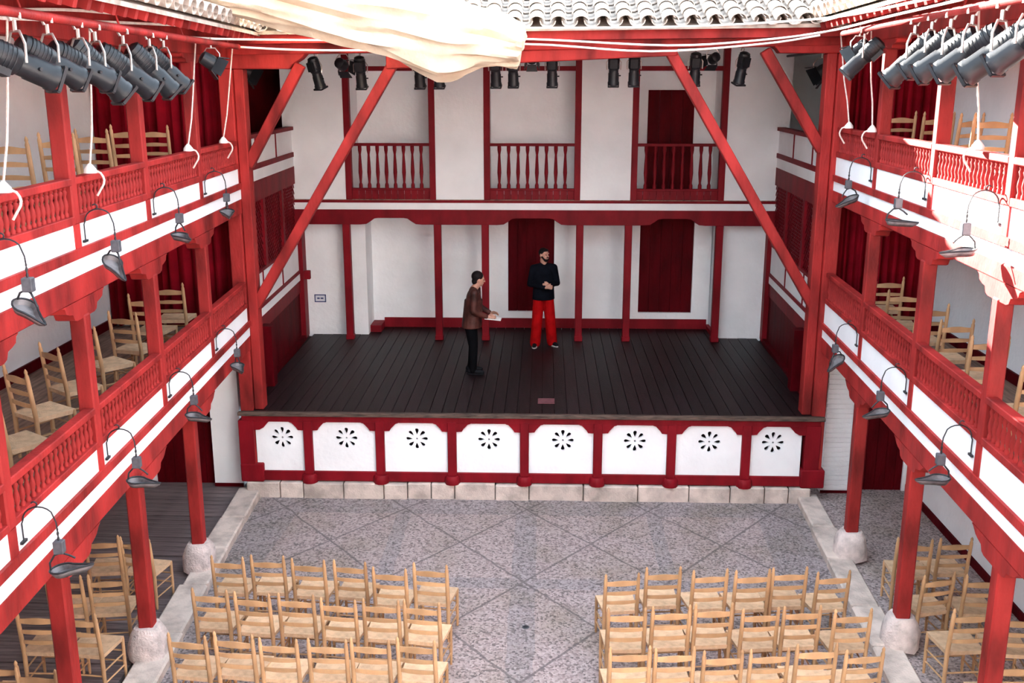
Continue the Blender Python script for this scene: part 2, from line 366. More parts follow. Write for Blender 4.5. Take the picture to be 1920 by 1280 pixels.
# ------------------------------------------------------------------ stage rear wall, lower storey
wb = thing('wall_back', 'white rear wall of the stage at deck level', 'wall', (0, 5.3, HS), kind='structure')
D1 = (-.50, .39, 1.655, 3.49); D2 = (2.03, 3.06, 1.645, 3.50)
def wall_holes(y0, y1, xa, xb, za, zb, hs, parent, m='white'):
    xs = sorted({xa, xb, *[h[0] for h in hs], *[h[1] for h in hs]})
    mb = MB()
    for a, b in zip(xs, xs[1:]):
        cov = [h for h in hs if h[0] <= a+1e-6 and h[1] >= b-1e-6]
        if cov:
            h = cov[0]
            if h[2] > za: mb.box(a, b, y0, y1, za, h[2])
            if h[3] < zb: mb.box(a, b, y0, y1, h[3], zb)
        else: mb.box(a, b, y0, y1, za, zb)
    return obj('plaster', mb, m, parent)
wall_holes(5.36, 5.55, -3.2, 3.4, HS-.05, 3.85, [D1, D2], wb)
obj('wall_return', MB().box(-4.4, -3.14, 4.70, 5.5, HS-.05, 3.8), 'white', wb)
obj('wall_return', MB().box(3.42, 4.4, 4.60, 5.5, HS-.05, 3.8), 'white', wb)
bb = thing('baseboard_back', 'maroon skirting along the stage rear wall', 'skirting', (0, 5.3, HS), kind='structure')
obj('skirting_board', MB().box(-2.93, 3.36, 5.325, 5.36, HS, HS+.19), 'maroon', bb)
obj('skirting_step', MB().box(-3.14, -2.93, 4.9, 5.36, HS, HS+.13), 'maroon', bb)
obj('skirting_step', MB().box(3.36, 3.43, 4.7, 5.36, HS, HS+.09), 'maroon', bb)
for n, D, lab in ((1, D1, 'dark oxblood plank door behind the bearded person'), (2, D2, 'wide dark oxblood plank door right of stage centre')):
    d = thing('door_%d' % n, lab, 'door', ((D[0]+D[1])/2, 5.45, D[2]), kind='structure')
    k = 5; ww = (D[1]-D[0])/k
    obj('ledge_boards', MB().box(D[0]-.02, D[1]+.02, 5.465, 5.54, D[2]-.02, D[3]+.02), 'door', d)  # backing slab added to block light through the plank gaps
    for i in range(k): obj('plank', MB().box(D[0]+ww*i+.003, D[0]+ww*(i+1)-.003, 5.42, 5.46, D[2], D[3]), 'door', d)
RP = [-3.42, -1.75, -.88, .84, 1.72, 3.36]
for i, px in enumerate(RP):
    p = thing('stage_post', 'maroon square post at the stage rear, %s from the left' % ORD[i], 'post', (px, 4.35, HS), group='posts before the stage rear wall')
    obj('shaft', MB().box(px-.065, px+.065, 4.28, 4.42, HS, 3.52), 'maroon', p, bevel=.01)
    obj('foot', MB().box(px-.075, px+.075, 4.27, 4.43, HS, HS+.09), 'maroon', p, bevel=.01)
# arcade beam with shaped corbels
low, hi = 3.49, 3.61
prof = [(-4.42, 3.76), (-4.42, low)]
def spanup(a, b):
    return [(a, low), (a+.12, low+.01), (a+.2, low+.06), (a+.27, hi-.01), (a+.34, hi), (b-.34, hi), (b-.27, hi-.01), (b-.2, low+.06), (b-.12, low+.01), (b, low)]
prof += spanup(-3.16, -2.02)+spanup(-.66, .62)+spanup(1.98, 3.1)+[(4.4, low), (4.4, 3.76)]
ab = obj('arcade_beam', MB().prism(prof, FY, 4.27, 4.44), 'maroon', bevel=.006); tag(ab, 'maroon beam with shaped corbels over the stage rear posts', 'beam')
ob = thing('floor_balcony', 'white edge band of the balcony floor above the stage', 'floor', (0, 4.6, 3.8), kind='structure')
obj('edge_band', MB().box(-4.45, 4.42, 4.30, 5.6, 3.76, 3.885), 'white', ob)
obj('edge_strip', MB().box(-4.35, 4.36, 4.285, 4.30, 3.885, 3.93), 'maroon', ob)
obj('floor_slab', MB().box(-4.45, 4.42, 4.31, 5.6, 3.886, 3.94), 'galwood', ob)
# upper storey wall
OPN = [(-3.34, -1.82), (-.84, .78), (1.79, 3.35)]
wu = thing('wall_back_upper', 'white upper wall of the stage with three balcony openings', 'wall', (0, 4.4, 3.95), kind='structure')
wall_holes(4.33, 4.45, -4.5, 4.5, 3.93, 8.2, [(a, b, 3.93, 8.3) for a, b in OPN], wu)
obj('rear_shell', MB().box(-6.4, 6.0, 5.62, 5.8, 0, 8.5), 'white', wu)  # unseen shell added to seal light leaks behind the stage
obj('recess_wall', MB().box(-4.5, 4.5, 5.25, 5.4, 3.94, 8.4), 'white', wu)
for a, b in OPN:
    for xx in (a-.02, b+.02): obj('reveal', MB().box(xx-.05, xx+.05, 4.45, 5.25, 3.94, 8.2), 'white', wu)
ud = thing('door_3', 'dark oxblood plank door behind the right balcony', 'door', (2.5, 5.22, 3.95), kind='structure')
for i in range(4): obj('plank', MB().box(2.09+.2125*i+.003, 2.09+.2125*(i+1)-.003, 5.2, 5.25, 3.945, 5.86), 'door', ud)
bal = MB().lathe([(.034, 0), (.034, .08), (.02, .12), (.036, .3), (.03, .45), (.02, .62), (.034, .70), (.034, .78)], 8).mesh('baluster')
BN = ['left', 'middle', 'right']
for i, (a, b) in enumerate(OPN):
    br = fr = thing('balcony', 'maroon framed %s balcony with baluster rail above the stage' % BN[i], 'balcony', ((a+b)/2, 4.36, 3.94))
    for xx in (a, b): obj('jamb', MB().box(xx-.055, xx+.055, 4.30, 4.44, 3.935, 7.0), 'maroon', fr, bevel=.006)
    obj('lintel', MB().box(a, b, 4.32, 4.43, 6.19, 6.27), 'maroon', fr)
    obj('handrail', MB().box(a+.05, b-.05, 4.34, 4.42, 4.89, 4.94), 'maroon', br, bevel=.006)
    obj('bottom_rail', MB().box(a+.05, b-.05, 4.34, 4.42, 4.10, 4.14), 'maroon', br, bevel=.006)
    nb = 8
    for k in range(nb): obj('baluster', bal, 'maroon', br, Mx=Matrix.Translation((a+.05+(b-a-.1)*(k+1)/(nb+1), 4.38, 4.12)))
    ns = 12; ww = (b-a-.1)/ns
    for k in range(ns): obj('slat', MB().box(a+.05+ww*k+.003, a+.05+ww*(k+1)-.003, 4.365, 4.385, 3.94, 4.11), 'maroon', br)
pq = thing('wall_plaque', 'small blue edged white plaque on the white wall at stage left', 'plaque', (-4.04, 4.69, 2.03))
obj('plate', MB().box(-4.15, -3.93, 4.685, 4.70, 1.955, 2.105), 'plaque', pq)
for z in (1.965, 2.095): obj('border', MB().box(-4.15, -3.93, 4.68, 4.687, z-.01, z+.01), 'plaqueblue', pq)
for xx in (-4.14, -3.94): obj('border', MB().box(xx-.01, xx+.01, 4.68, 4.687, 1.956, 2.104), 'plaqueblue', pq)
obj('smudged_line', MB().box(-4.10, -4.05, 4.681, 4.686, 2.015, 2.045).box(-4.035, -3.98, 4.681, 4.686, 2.015, 2.045), 'plaqueblue', pq)

# ------------------------------------------------------------------ stage portal: posts, beam, braces
for s, S in ((-1, SL), (1, SR)):
    nm = S.name; xc = -4.03 if s < 0 else 4.06; zt = 6.16 if s < 0 else 6.36
    p = thing('portal_post', 'tall double red timber post at the %s front corner of the stage' % nm, 'post', (xc, .15, .25))
    obj('outer_shaft', MB().box(xc+s*.01, xc+s*.20, -.03, .26, .25, zt), 'red', p, bevel=.012)
    obj('inner_shaft', MB().box(xc-s*.13, xc+s*.005, .02, .24, HS, zt), 'red', p, bevel=.012)
    obj('foot', MB().box(xc-s*.10, xc+s*.24, -.09, .2, .24, .52), 'maroon', p, bevel=.015)
    cz = zt
    prf = [(xc+s*.2, cz), (xc+s*.2, cz+.2), (xc-s*1.0, cz+.2), (xc-s*.93, cz+.13), (xc-s*.86, cz+.09), (xc-s*.80, cz+.05), (xc-s*.76, cz)]
    obj('corbel', MB().prism(prf, FY, .0, .24), 'red', p, bevel=.01)
    yb = .12
    def brace(pa, pb, lab, wd):
        q = obj('brace', MB().beam((pa[0], yb, pa[1]), (pb[0], yb, pb[1]), .14, wd, (0, 1, 0)), 'red', bevel=.01); tag(q, lab, 'brace', 'diagonal braces of the stage portal')
    if s < 0:
        brace((-3.93, 4.86), (-3.13, 6.22), 'short red diagonal brace at the top of the left stage post', .13)
        brace((-3.95, 2.86), (-1.76, 6.40), 'long red diagonal brace from the left stage post to the roof beam', .15)
    else:
        brace((3.97, 5.08), (3.12, 6.40), 'short red diagonal brace at the top of the right stage post', .13)
        brace((4.0, 2.92), (1.82, 6.45), 'long red diagonal brace from the right stage post to the roof beam', .15)
pb = thing('portal_beam', 'massive red roof beam spanning the stage front', 'beam', (0, .1, 6.3))
obj('lower_beam', MB().hexa([(-1.95, .02, 6.16), (1.95, .02, 6.33), (1.95, .24, 6.33), (-1.95, .24, 6.16), (-1.95, .02, 6.34), (1.95, .02, 6.46), (1.95, .24, 6.46), (-1.95, .24, 6.34)]), 'red', pb, bevel=.01)
obj('main_beam', MB().hexa([(-4.25, -.02, 6.34), (4.3, -.02, 6.46), (4.3, .26, 6.46), (-4.25, .26, 6.34), (-4.25, -.02, 6.52), (4.3, -.02, 6.62), (4.3, .26, 6.62), (-4.25, .26, 6.52)]), 'red', pb, bevel=.01)
obj('fascia_board', MB().hexa([(-4.1, -.30, 6.47), (4.2, -.30, 6.56), (4.2, -.02, 6.56), (-4.1, -.02, 6.47), (-4.1, -.30, 6.58), (4.2, -.30, 6.68), (4.2, -.02, 6.68), (-4.1, -.02, 6.58)]), 'red', pb)

# ------------------------------------------------------------------ stage side walls
for s, S in ((-1, SL), (1, SR)):
    xf, xbk = (-4.17, -4.33) if s < 0 else (4.17, 4.31)
    def FS(a, b, c, xf=xf, xbk=xbk, s=s): return (xf+(xbk-xf)*(a-.25)/4.25+s*b, a, c)   # a=Y, b=depth out, c=z
    ws = thing('wall_stage_%s' % S.name, '%s side wall of the stage with white parapets and maroon lattice' % S.name, 'wall', (xf, 2.4, HS), kind='structure')
    ya, yb_ = .26, 4.5
    for (z0, z1, d0, m, nm) in ((4.78, 5.17, .02, 'white', 'parapet'), (5.17, 5.23, -.02, 'maroon', 'sill'), (4.70, 4.78, -.005, 'maroon', 'strip'), (4.53, 4.70, .005, 'white', 'band'),
                                (4.22, 4.53, .0, 'maroon', 'beam'), (2.62, 3.12, .02, 'white', 'parapet'), (3.12, 3.17, -.01, 'maroon', 'sill'), (2.56, 2.62, .0, 'maroon', 'strip'), (2.43, 2.56, .005, 'white', 'band'), (2.2, 2.43, .01, 'maroon', 'beam')):
        obj(nm, MB().box(ya, yb_, d0, .12, z0, z1, FS), m, ws)
    for yy in (1.6, 3.0):
        obj('divider', MB().box(yy-.02, yy+.02, .005, .1, 4.78, 5.17, FS).box(yy-.02, yy+.02, .005, .1, 2.62, 3.12, FS), 'maroon', ws)
    for yy in (.45, 1.85, 3.2, 4.42): obj('stud', MB().box(yy-.07, yy+.07, -.01, .1, 3.17, 4.22, FS), 'maroon', ws)
    for yy0, yy1 in ((.52, 1.78), (1.92, 3.13), (3.27, 4.35)):
        lat = MB(); n = 12
        for k in range(-n, n+1):
            for dr in (1, -1):
                # diagonal laths clipped to the opening
                H = 1.05; Wd = yy1-yy0; c = k*.11
                pts = []
                for tt in (0, 1):
                    pass
                aY = yy0+c if dr > 0 else yy0+c
                y0_, z0_, y1_, z1_ = (aY, 3.17, aY+H, 4.22) if dr > 0 else (aY, 4.22, aY+H, 3.17)
                # clip
                def clip(y0_, z0_, y1_, z1_):
                    ta, tb = 0.0, 1.0; dy = y1_-y0_
                    ta = max(ta, (yy0-y0_)/dy); tb = min(tb, (yy1-y0_)/dy)
                    return ta, tb
                ta, tb = clip(y0_, z0_, y1_, z1_)
                if tb-ta < .03: continue
                pa = FS(y0_+(y1_-y0_)*ta, .04+.012*dr, z0_+(z1_-z0_)*ta); pb_ = FS(y0_+(y1_-y0_)*tb, .04+.012*dr, z0_+(z1_-z0_)*tb)
                lat.beam(pa, pb_, .022, .012, (1, 0, 0))
        lo = obj('lattice', lat, 'maroon', ws); lo['kind'] = 'stuff'; lo['label'] = 'maroon diagonal lattice screen'
    nbd = 16; ww = (yb_-ya)/nbd
    for k in range(nbd): obj('board', MB().box(ya+ww*k+.004, ya+ww*(k+1)-.004, .03, .07, HS, 2.2, FS), 'door', ws)
    obj('skirting', MB().box(ya, 4.72, -.05, .14, HS-.09, HS+.05, FS), 'door', ws)  # strip added to cover the light leak along the deck edge
    obj('pier', MB().box(4.38, 4.7, -.06, .15, HS, 3.5, FS), 'maroon', ws)
    obj('pier', MB().box(1.2, 1.42, -.16, .05, HS, 2.3, FS), 'door', ws)
    # enclosing passage behind the wall
    xo = S.wallx
    pas = thing('wall_passage_%s' % S.name, 'dark passage wall beside the stage on the %s' % S.name, 'wall', (xo, 2.5, 0), kind='structure')
    a, b = sorted((xo, xo+s*.15)); obj('outer_wall', MB().box(a, b, .35, 5.6, 0, 8.2), 'door', pas)
    a, b = sorted((xf+s*.2, xo)); obj('end_wall', MB().box(a, b, 5.45, 5.6, 0, 8.2), 'white' if s > 0 else 'door', pas)  # left end wall coloured dark for the shade of the closed passage
    for zz in (2.35, 4.42, 6.6): obj('slab', MB().box(a, b, .4, 5.45, zz-.05, zz+.05), 'roofboard', pas)

# ------------------------------------------------------------------ side galleries
balu = {}
for S in (SL, SR):
    for lv in ('mid', 'top'):
        d = getattr(S, lv); h = d['rail']-.06-d['bb']
        balu[S.name+lv] = MB().lathe([(.021, 0), (.021, .10*h), (.013, .16*h), (.026, .36*h), (.022, .5*h), (.013, .66*h), (.024, .8*h), (.015, .88*h), (.021, .92*h), (.021, h)], 8).mesh('baluster')
LV = {'mid': 'middle', 'top': 'upper'}
def corbel_profile(u, zt, zb, hl=.5):
    h = zt-zb
    r = [(.09, 0), (.19, 0), (.24, .10*h), (.27, .42*h), (.34, .50*h), (.40, .62*h), (hl-.04, .9*h), (hl, h)]
    return [(u-a, zb+b) for a, b in reversed(r)]+[(u+a, zb+b) for a, b in r]
for S in (SL, SR):
    F = S.F(); nm = S.name; FP = lambda a, b, t_, S=S: S.P(a, t_, b)
    for lv in ('mid', 'top'):
        d = getattr(S, lv); L_ = LV[lv]
        # parapet
        pr = thing('parapet', 'white parapet band with red strips of the %s %s gallery' % (nm, L_), 'parapet', S.P(4.5, 0, d['w0']), kind='structure')
        us_ = [-.02]+POSTS
        for i in range(len(us_)-1):
            obj('panel', MB().box(us_[i]+.055, us_[i+1]-.055, .01, .08, d['p0'], d['p1'], F), 'white', pr)
        obj('panel_backing', MB().box(0, END, .06, .09, d['s0'], d['p1'], F), 'maroon', pr)
        for u in POSTS: obj('strip', MB().box(u-.055, u+.055, -.004, .06, d['p0'], d['p1'], F), 'red', pr)
        obj('long_strip', MB().box(-.02, END, -.02, .06, d['s0'], d['p0'], F), 'red', pr)
        obj('lower_band', MB().box(-.02, END, .0, .08, d['w0'], d['s0'], F), 'white', pr)
        gb = thing('gallery_beam', 'long red beam under the parapet of the %s %s gallery' % (nm, L_), 'beam', S.P(4.5, 0, d['b0']), kind='structure')
        obj('beam', MB().box(-.02, END, .0, .17, d['b0'], d['w0']-.002, F), 'red', gb, bevel=.01)
        # floor
        gf = thing('floor_gallery', 'brown board floor of the %s %s gallery' % (nm, L_), 'floor', S.P(4.5, 1, d['fl']), kind='structure')
        xo = S.wallx; pts = [S.P(-.35, .09, 0), S.P(END, .09, 0), Vector((xo, S.P(END, 0, 0).y, 0)), Vector((xo, .35, 0))]
        mb = MB(); mb.hexa([Vector((p.x, p.y, d['fl']-.10)) for p in pts]+[Vector((p.x, p.y, d['fl'])) for p in pts]); obj('boards', mb, 'galwood', gf)
        # joists below
        for k in range(18):
            u = .2+k*.52; a_ = S.P(u, .17, 0); b_ = Vector((xo, a_.y, 0))
            obj('joist', MB().beam((a_.x, a_.y, d['fl']-.15), (b_.x, b_.y, d['fl']-.15), .09, .11), 'red', gf)
        # balustrades per bay
        bays = [(0.03, POSTS[0])]+list(zip(POSTS, POSTS[1:]))
        for i, (ua, ub) in enumerate(bays):
            br = thing('balustrade', 'red turned baluster rail of the %s %s gallery, %s bay from the stage' % (nm, L_, ORD[i]), 'railing', S.P((ua+ub)/2, 0, d['p1']), group='gallery balustrades')
            obj('handrail', MB().box(ua+.05, ub-.05, -.015, .085, d['rail']-.06, d['rail'], F), 'red', br, bevel=.008)
            obj('bottom_rail', MB().box(ua+.05, ub-.05, -.01, .085, d['p1'], d['bb'], F), 'red', br, bevel=.006)
            n = max(8, int((ub-ua)/.095))
            for k in range(n):
                u = ua+.06+(ub-ua-.12)*(k+.5)/n
                obj('baluster', balu[nm+lv], 'red', br, Mx=Matrix.Translation(S.P(u, .035, d['bb'])))
        # posts
        ztop = S.top['pt'] if lv == 'mid' else S.eave['pt']; zb0 = S.top['b0'] if lv == 'mid' else S.eave['b0']
        for i, u in enumerate(POSTS):
            p = thing('gallery_post', 'red timber post of the %s %s gallery, %s from the stage' % (nm, L_, ORD[i]), 'post', S.P(u, .05, d['fl']), group='gallery posts')
            wv = .063
            obj('shaft', MB().box(u-wv, u+wv, -.012, .125, d['p1'], ztop+.02, F), 'red', p, bevel=.012)
            obj('corbel', MB().prism(corbel_profile(u, zb0, ztop, .46), FP, .0, .16), 'red', p, bevel=.008)
    # ground posts
    d = S.mid; gd = GD[nm]
    for i, u in enumerate(GPOST[nm]):
        if i == 3: continue
        p = thing('ground_post', 'red timber post on a stone plinth under the %s gallery, %s from the stage' % (nm, ORD[i]), 'post', S.P(u, gd+.08, 0), group='ground floor posts')
        obj('shaft', MB().box(u-.075, u+.075, gd+.005, gd+.155, .40, d['pt']+.02, F), 'red', p, bevel=.015)
        obj('corbel', MB().prism(corbel_profile(u, d['b0'], d['pt'], .5), FP, .0, max(.16, gd+.18)), 'red', p, bevel=.008)
        mb = MB(); c = S.P(u, gd+.085, 0); n = 12; rings = [(.235, .06), (.235, .16), (.225, .27), (.195, .36), (.155, .425)]
        rr = random.Random(i*7+int(S.sg))
        for r_, z_ in rings:
            for j in range(n):
                a = 2*PI*j/n; sq = 1/max(abs(math.cos(a)), abs(math.sin(a)))**.85
                r2 = r_*.80*sq*(1+rr.uniform(-.06, .06)); mb.v.append(Vector((c.x+r2*math.cos(a), c.y+r2*math.sin(a), z_+rr.uniform(-.012, .012))))
        for q in range(len(rings)-1):
            for j in range(n): mb.f.append((q*n+j, q*n+(j+1) % n, (q+1)*n+(j+1) % n, (q+1)*n+j))
        mb.f.append(tuple(range(n))); mb.f.append(tuple((len(rings)-1)*n+j for j in range(n))); mb.smooth = True
        obj('plinth', mb, 'plinth', p)['label'] = 'rough pinkish stone plinth'
    # outer wall + skirtings
    xo = S.wallx; s = S.sg
    a, b = sorted((xo, xo+s*.2))
    ow = thing('wall_%s' % nm, 'white outer wall behind the %s galleries' % nm, 'wall', (xo, -5, 0), kind='structure')
    obj('plaster', MB().box(a, b, -15.6, .5, -.1, 7.3), 'white', ow)
    sk = thing('baseboard_%s' % nm, 'dark skirting at the foot of the %s outer wall on every floor' % nm, 'skirting', (xo, -5, 0), kind='structure')
    a, b = sorted((xo, xo-s*.03))
    for z in (0.0, S.mid['fl'], S.top['fl']): obj('skirting', MB().box(a, b, -9.5, .4, z, z+.13), 'door', sk)
    # cross wall at ground with door
    cw = thing('wall_end_%s' % nm, 'white cross wall with a door closing the %s ground aisle' % nm, 'wall', (xo-s*1, .4, 0), kind='structure')
    if s < 0: pil = (-4.80, -4.36); dr = (-5.74, -4.84); wl = (-6.15, -5.74)
    else: pil = (4.36, 4.76); dr = (4.80, 5.60); wl = (5.60, 5.68)
    obj('plaster', MB().box(pil[0], pil[1], .30, .6, 0, 2.6), 'white' if s < 0 else 'limew', cw)
    obj('plaster', MB().box(wl[0], wl[1], .40, .6, 0, 2.6), 'white', cw)
    if s > 0:
        for k in range(32): obj('brick', MB().box(pil[0]+.004, pil[1]-.004, .285, .31, .08+k*.075, .08+k*.075+.062), 'limew', cw, bevel=.004)
    obj('plinth_strip', MB().box(pil[0], pil[1], .28, .31, 0, .06), 'door', cw)
    dd = thing('door_%d' % (4 if s < 0 else 5), 'dark oxblood plank door at the end of the %s ground aisle' % nm, 'door', ((dr[0]+dr[1])/2, .45, 0), kind='structure')
    ww = (dr[1]-dr[0]+.08)/6
    obj('ledge_boards', MB().box(dr[0]-.04, dr[1]+.04, .505, .56, -.1, 2.6), 'door', dd)  # dark slab added to stop the light line beneath the door
    for k in range(6): obj('plank', MB().box(dr[0]-.04+ww*k+.003, dr[0]-.04+ww*(k+1)-.003, .44, .50, -.03, 2.5), 'door', dd)
    # curtains closing the galleries toward the stage
    for lv, z0, z1 in (('mid', S.mid['fl'], S.top['b0']+.1), ('top', S.top['fl'], S.eave['b1'])):
        cu = thing('curtain', 'crimson pleated curtain closing the %s %s gallery beside the stage' % (nm, LV[lv]), 'curtain', (xo-s*1, .3, z0), group='gallery curtains')
        xa, xb = sorted((xo-s*.02, S.x0+s*.1)); n = 90; mb = MB()
        ph = random.uniform(0, 6)
        for k in range(n+1):
            xx = xa+(xb-xa)*k/n; am = .045+.02*math.sin(k*.37+ph)
            for z, f in ((z0+.03, 1.15), ((z0+z1)/2, 1.0), (z1, .7)):
                mb.v.append(Vector((xx+.012*math.sin(k*1.3), .28+am*f*math.sin(k*2*PI/7.5+.5*math.sin(k*.21+ph)), z)))
        for k in range(n):
            for q in range(2): mb.f.append((k*3+q, (k+1)*3+q, (k+1)*3+q+1, k*3+q+1))
        mb.smooth = True; c_ = obj('cloth', mb, 'curtain', cu); so = c_.modifiers.new('t', 'SOLIDIFY'); so.thickness = .006
        obj('rod', MB().tube([(xa, .28, z1+.01), (xb, .28, z1+.01)], .015, 8), 'iron', cu)
    # eave beam, rafters, roof deck
    e = S.eave
    eb = thing('eave_beam', 'red eave beam above the %s upper gallery' % nm, 'beam', S.P(4.5, 0, e['b0']), kind='structure')
    obj('beam', MB().box(-.02, END+2, .0, .17, e['b0'], e['b1'], F), 'red', eb, bevel=.01)

# ------------------------------------------------------------------ roofs with tiles
def tile_mesh(name, r0, r1, ln, inv=False, th=.014):
    mb = MB(); n = 7; sg = -1 if inv else 1
    for yy, r in ((0, r0), (ln, r1)):
        for rr in (r, r-th):
            for j in range(n+1):
                a = PI*j/n; mb.v.append(Vector((rr*math.cos(a), yy, sg*rr*math.sin(a)*.85)))
    k = n+1
    for j in range(n):
        mb.f += [(j, j+1, 2*k+j+1, 2*k+j), (k+j, 3*k+j, 3*k+j+1, k+j+1), (j, k+j, k+j+1, j+1), (2*k+j, 2*k+j+1, 3*k+j+1, 3*k+j)]
    mb.f += [(0, 2*k, 3*k, k), (n, k+n, 3*k+n, 2*k+n)]; mb.smooth = True
    return mb.mesh(name)
TLN, TSP, EXP = .46, .285, .36
TC = tile_mesh('cover_tile', .110, .088, TLN); TCH = tile_mesh('channel_tile', .105, .122, TLN, True)
def roof(parent, org, sdir, updir, n0, n1, rows, slope):
    """org: eave point at col 0; sdir along eave; updir horizontal direction uphill"""
    al = math.atan(slope); uv = updir*math.cos(al)+Vector((0, 0, math.sin(al))); nv = sdir.cross(uv)
    if nv.z < 0: nv = -nv
    for c in range(n0, n1):
        for r in range(rows):
            for nm_, me, off, lift in (('cover_tile', TC, 0, .085), ('channel_tile', TCH, .5, .115)):
                p = org+sdir*(TSP*(c+off)+random.uniform(-.006, .006))+uv*(EXP*r+random.uniform(-.012, .012)-(.03 if off == 0 else 0))+nv*(lift+.012*(0 if off else 1))
                yv = (uv - nv*(.035)).normalized(); xv = sdir; zv = xv.cross(yv)
                if zv.z < 0: xv = -xv; zv = xv.cross(yv)
                zv.normalize(); xv = yv.cross(zv)
                mx = Matrix(((xv.x, yv.x, zv.x, p.x), (xv.y, yv.y, zv.y, p.y), (xv.z, yv.z, zv.z, p.z), (0, 0, 0, 1)))
                obj(nm_, me, 'tile', parent, Mx=mx)
SLOPE = .33
rf = thing('stage_roof', 'sun bleached clay tile roof over the stage', 'roof', (0, 1, 6.7), kind='structure')
obj('roof_boards', MB().hexa([(-4.3, -.42, 6.575), (4.3, -.42, 6.67), (4.3, 5.6, 8.62), (-4.3, 5.6, 8.5), (-4.3, -.42, 6.62), (4.3, -.42, 6.715), (4.3, 5.6, 8.67), (-4.3, 5.6, 8.55)]), 'roofboard', rf)
roof(rf, Vector((-4.2, -.48, 6.58)), Vector((1, 0, .0115)).normalized(), Vector((0, 1, 0)), 0, 30, 6, SLOPE)
for S in (SL, SR):
    e = S.eave; F = S.F(); od = -.46
    rf = thing('gallery_roof', 'clay tile roof with red rafters over the %s gallery' % S.name, 'roof', S.P(4, 0, e['edge']), kind='structure')
    far = 2.9
    zf = lambda dd: e['edge']+SLOPE*(dd-od)
    q = [S.P(-.2, od, zf(od)), S.P(13.5, od, zf(od)), S.P(13.5, far, zf(far)), S.P(-.2, far, zf(far))]
    obj('roof_boards', MB().hexa([p-Vector((0, 0, .03)) for p in q]+[p+Vector((0, 0, .01)) for p in q]), 'roofboard', rf)
    for k in range(34):
        u = .25+k*.27
        obj('rafter', MB().beam(S.P(u, od+.04, zf(od+.04)-.075), S.P(u, 1.6, zf(1.6)-.075), .075, .09), 'red', rf)
    roof(rf, S.P(-.5, od-.03, zf(od)+.005), S.T, S.N, 0, 27, 5, SLOPE)
    q = [S.P(-.2, .12, zf(.12)), S.P(-.2, far, zf(far)), S.P(-5.8, far, zf(far)), S.P(-5.8, .12, zf(.12))]
    obj('roof_boards', MB().hexa([p-Vector((0, 0, .03)) for p in q]+[p+Vector((0, 0, .05)) for p in q]), 'tile', rf)  # unseen roof extension added to keep the sun out of the passage
    gx = S.sg*4.33; obj('gable', MB().prism([(.3, 6.55), (5.7, 6.55), (5.7, 8.5), (.3, 6.8)], lambda a, b, t_: (gx+t_, a, b), -.03, .03), 'white', rf)  # side closure added to stop sun leaking beside the stage roof
    qs = MB(); q = [S.P(7.2, od, zf(od)+.03), S.P(13.5, od, zf(od)+.03), S.P(13.5, far, zf(far)+.03), S.P(7.2, far, zf(far)+.03)]
    qs.hexa([p for p in q]+[p+Vector((0, 0, .06)) for p in q]); obj('far_tiles', qs, 'tile', rf, kind='stuff')
og = thing('gallery_opposite', 'galleries at the courtyard end facing the stage', 'gallery', (0, -14.5, 0), kind='structure')  # behind the camera, built so light bounces realistically in the courtyard
for zf_ in (2.5, 4.46):
    obj('floor_slab', MB().box(-3.7, 3.95, -15.6, -13.32, zf_-.12, zf_), 'galwood', og)
    obj('parapet_band', MB().box(-3.6, 3.9, -13.32, -13.24, zf_-.1, zf_+.38), 'white', og)
    obj('handrail', MB().box(-3.6, 3.9, -13.34, -13.24, zf_+.70, zf_+.76), 'red', og)
    for k in range(75): obj('baluster', balu['leftmid'], 'red', og, Mx=Matrix.Translation((-3.55+k*.1, -13.28, zf_+.40)))
    obj('beam', MB().box(-3.6, 3.9, -13.34, -13.2, zf_-.3, zf_-.1), 'red', og)
for x_ in (-3.5, -1.75, 1.9, 3.75):
    for za, zb in ((0, 2.2), (2.9, 4.16), (4.86, 6.4)): obj('post', MB().box(x_-.08, x_+.08, -13.36, -13.2, za, zb), 'red', og)
obj('eave_beam', MB().box(-3.7, 4.0, -13.36, -13.2, 6.4, 6.6), 'red', og)
obj('roof_boards', MB().hexa([(-3.9, -12.9, 6.62), (4.1, -12.9, 6.62), (4.1, -15.9, 7.6), (-3.9, -15.9, 7.6), (-3.9, -12.9, 6.7), (4.1, -12.9, 6.7), (4.1, -15.9, 7.68), (-3.9, -15.9, 7.68)]), 'tile', og)
dn = thing('floor_drain', 'small dark drain in the middle of the courtyard paving', 'drain', (.02, -3.72, 0))
obj('grate', MB().lathe([(.03, 0), (.03, .008), (.001, .009)], 12, (.02, -3.72, 0)), 'iron', dn)
obj('ring', MB().lathe([(.042, 0), (.042, .006), (.031, .007)], 12, (.02, -3.72, 0)), 'ironblk', dn)
jb = thing('junction_box', 'small maroon box on the pier at the left rear of the stage', 'box', (-4.2, 4.33, 2.55))
obj('case', MB().box(-4.24, -4.12, 4.27, 4.36, 2.47, 2.63), 'maroon', jb, bevel=.008)
obj('cover', MB().box(-4.225, -4.135, 4.26, 4.27, 2.485, 2.615), 'maroon', jb)
ew = thing('wall_front', 'white wall at the end of the courtyard opposite the stage', 'wall', (0, -15.7, 0), kind='structure')  # behind the camera, added to enclose the courtyard against stray sky light
obj('plaster', MB().box(-6.4, 6.0, -15.9, -15.6, -.1, 7.0), 'white', ew)

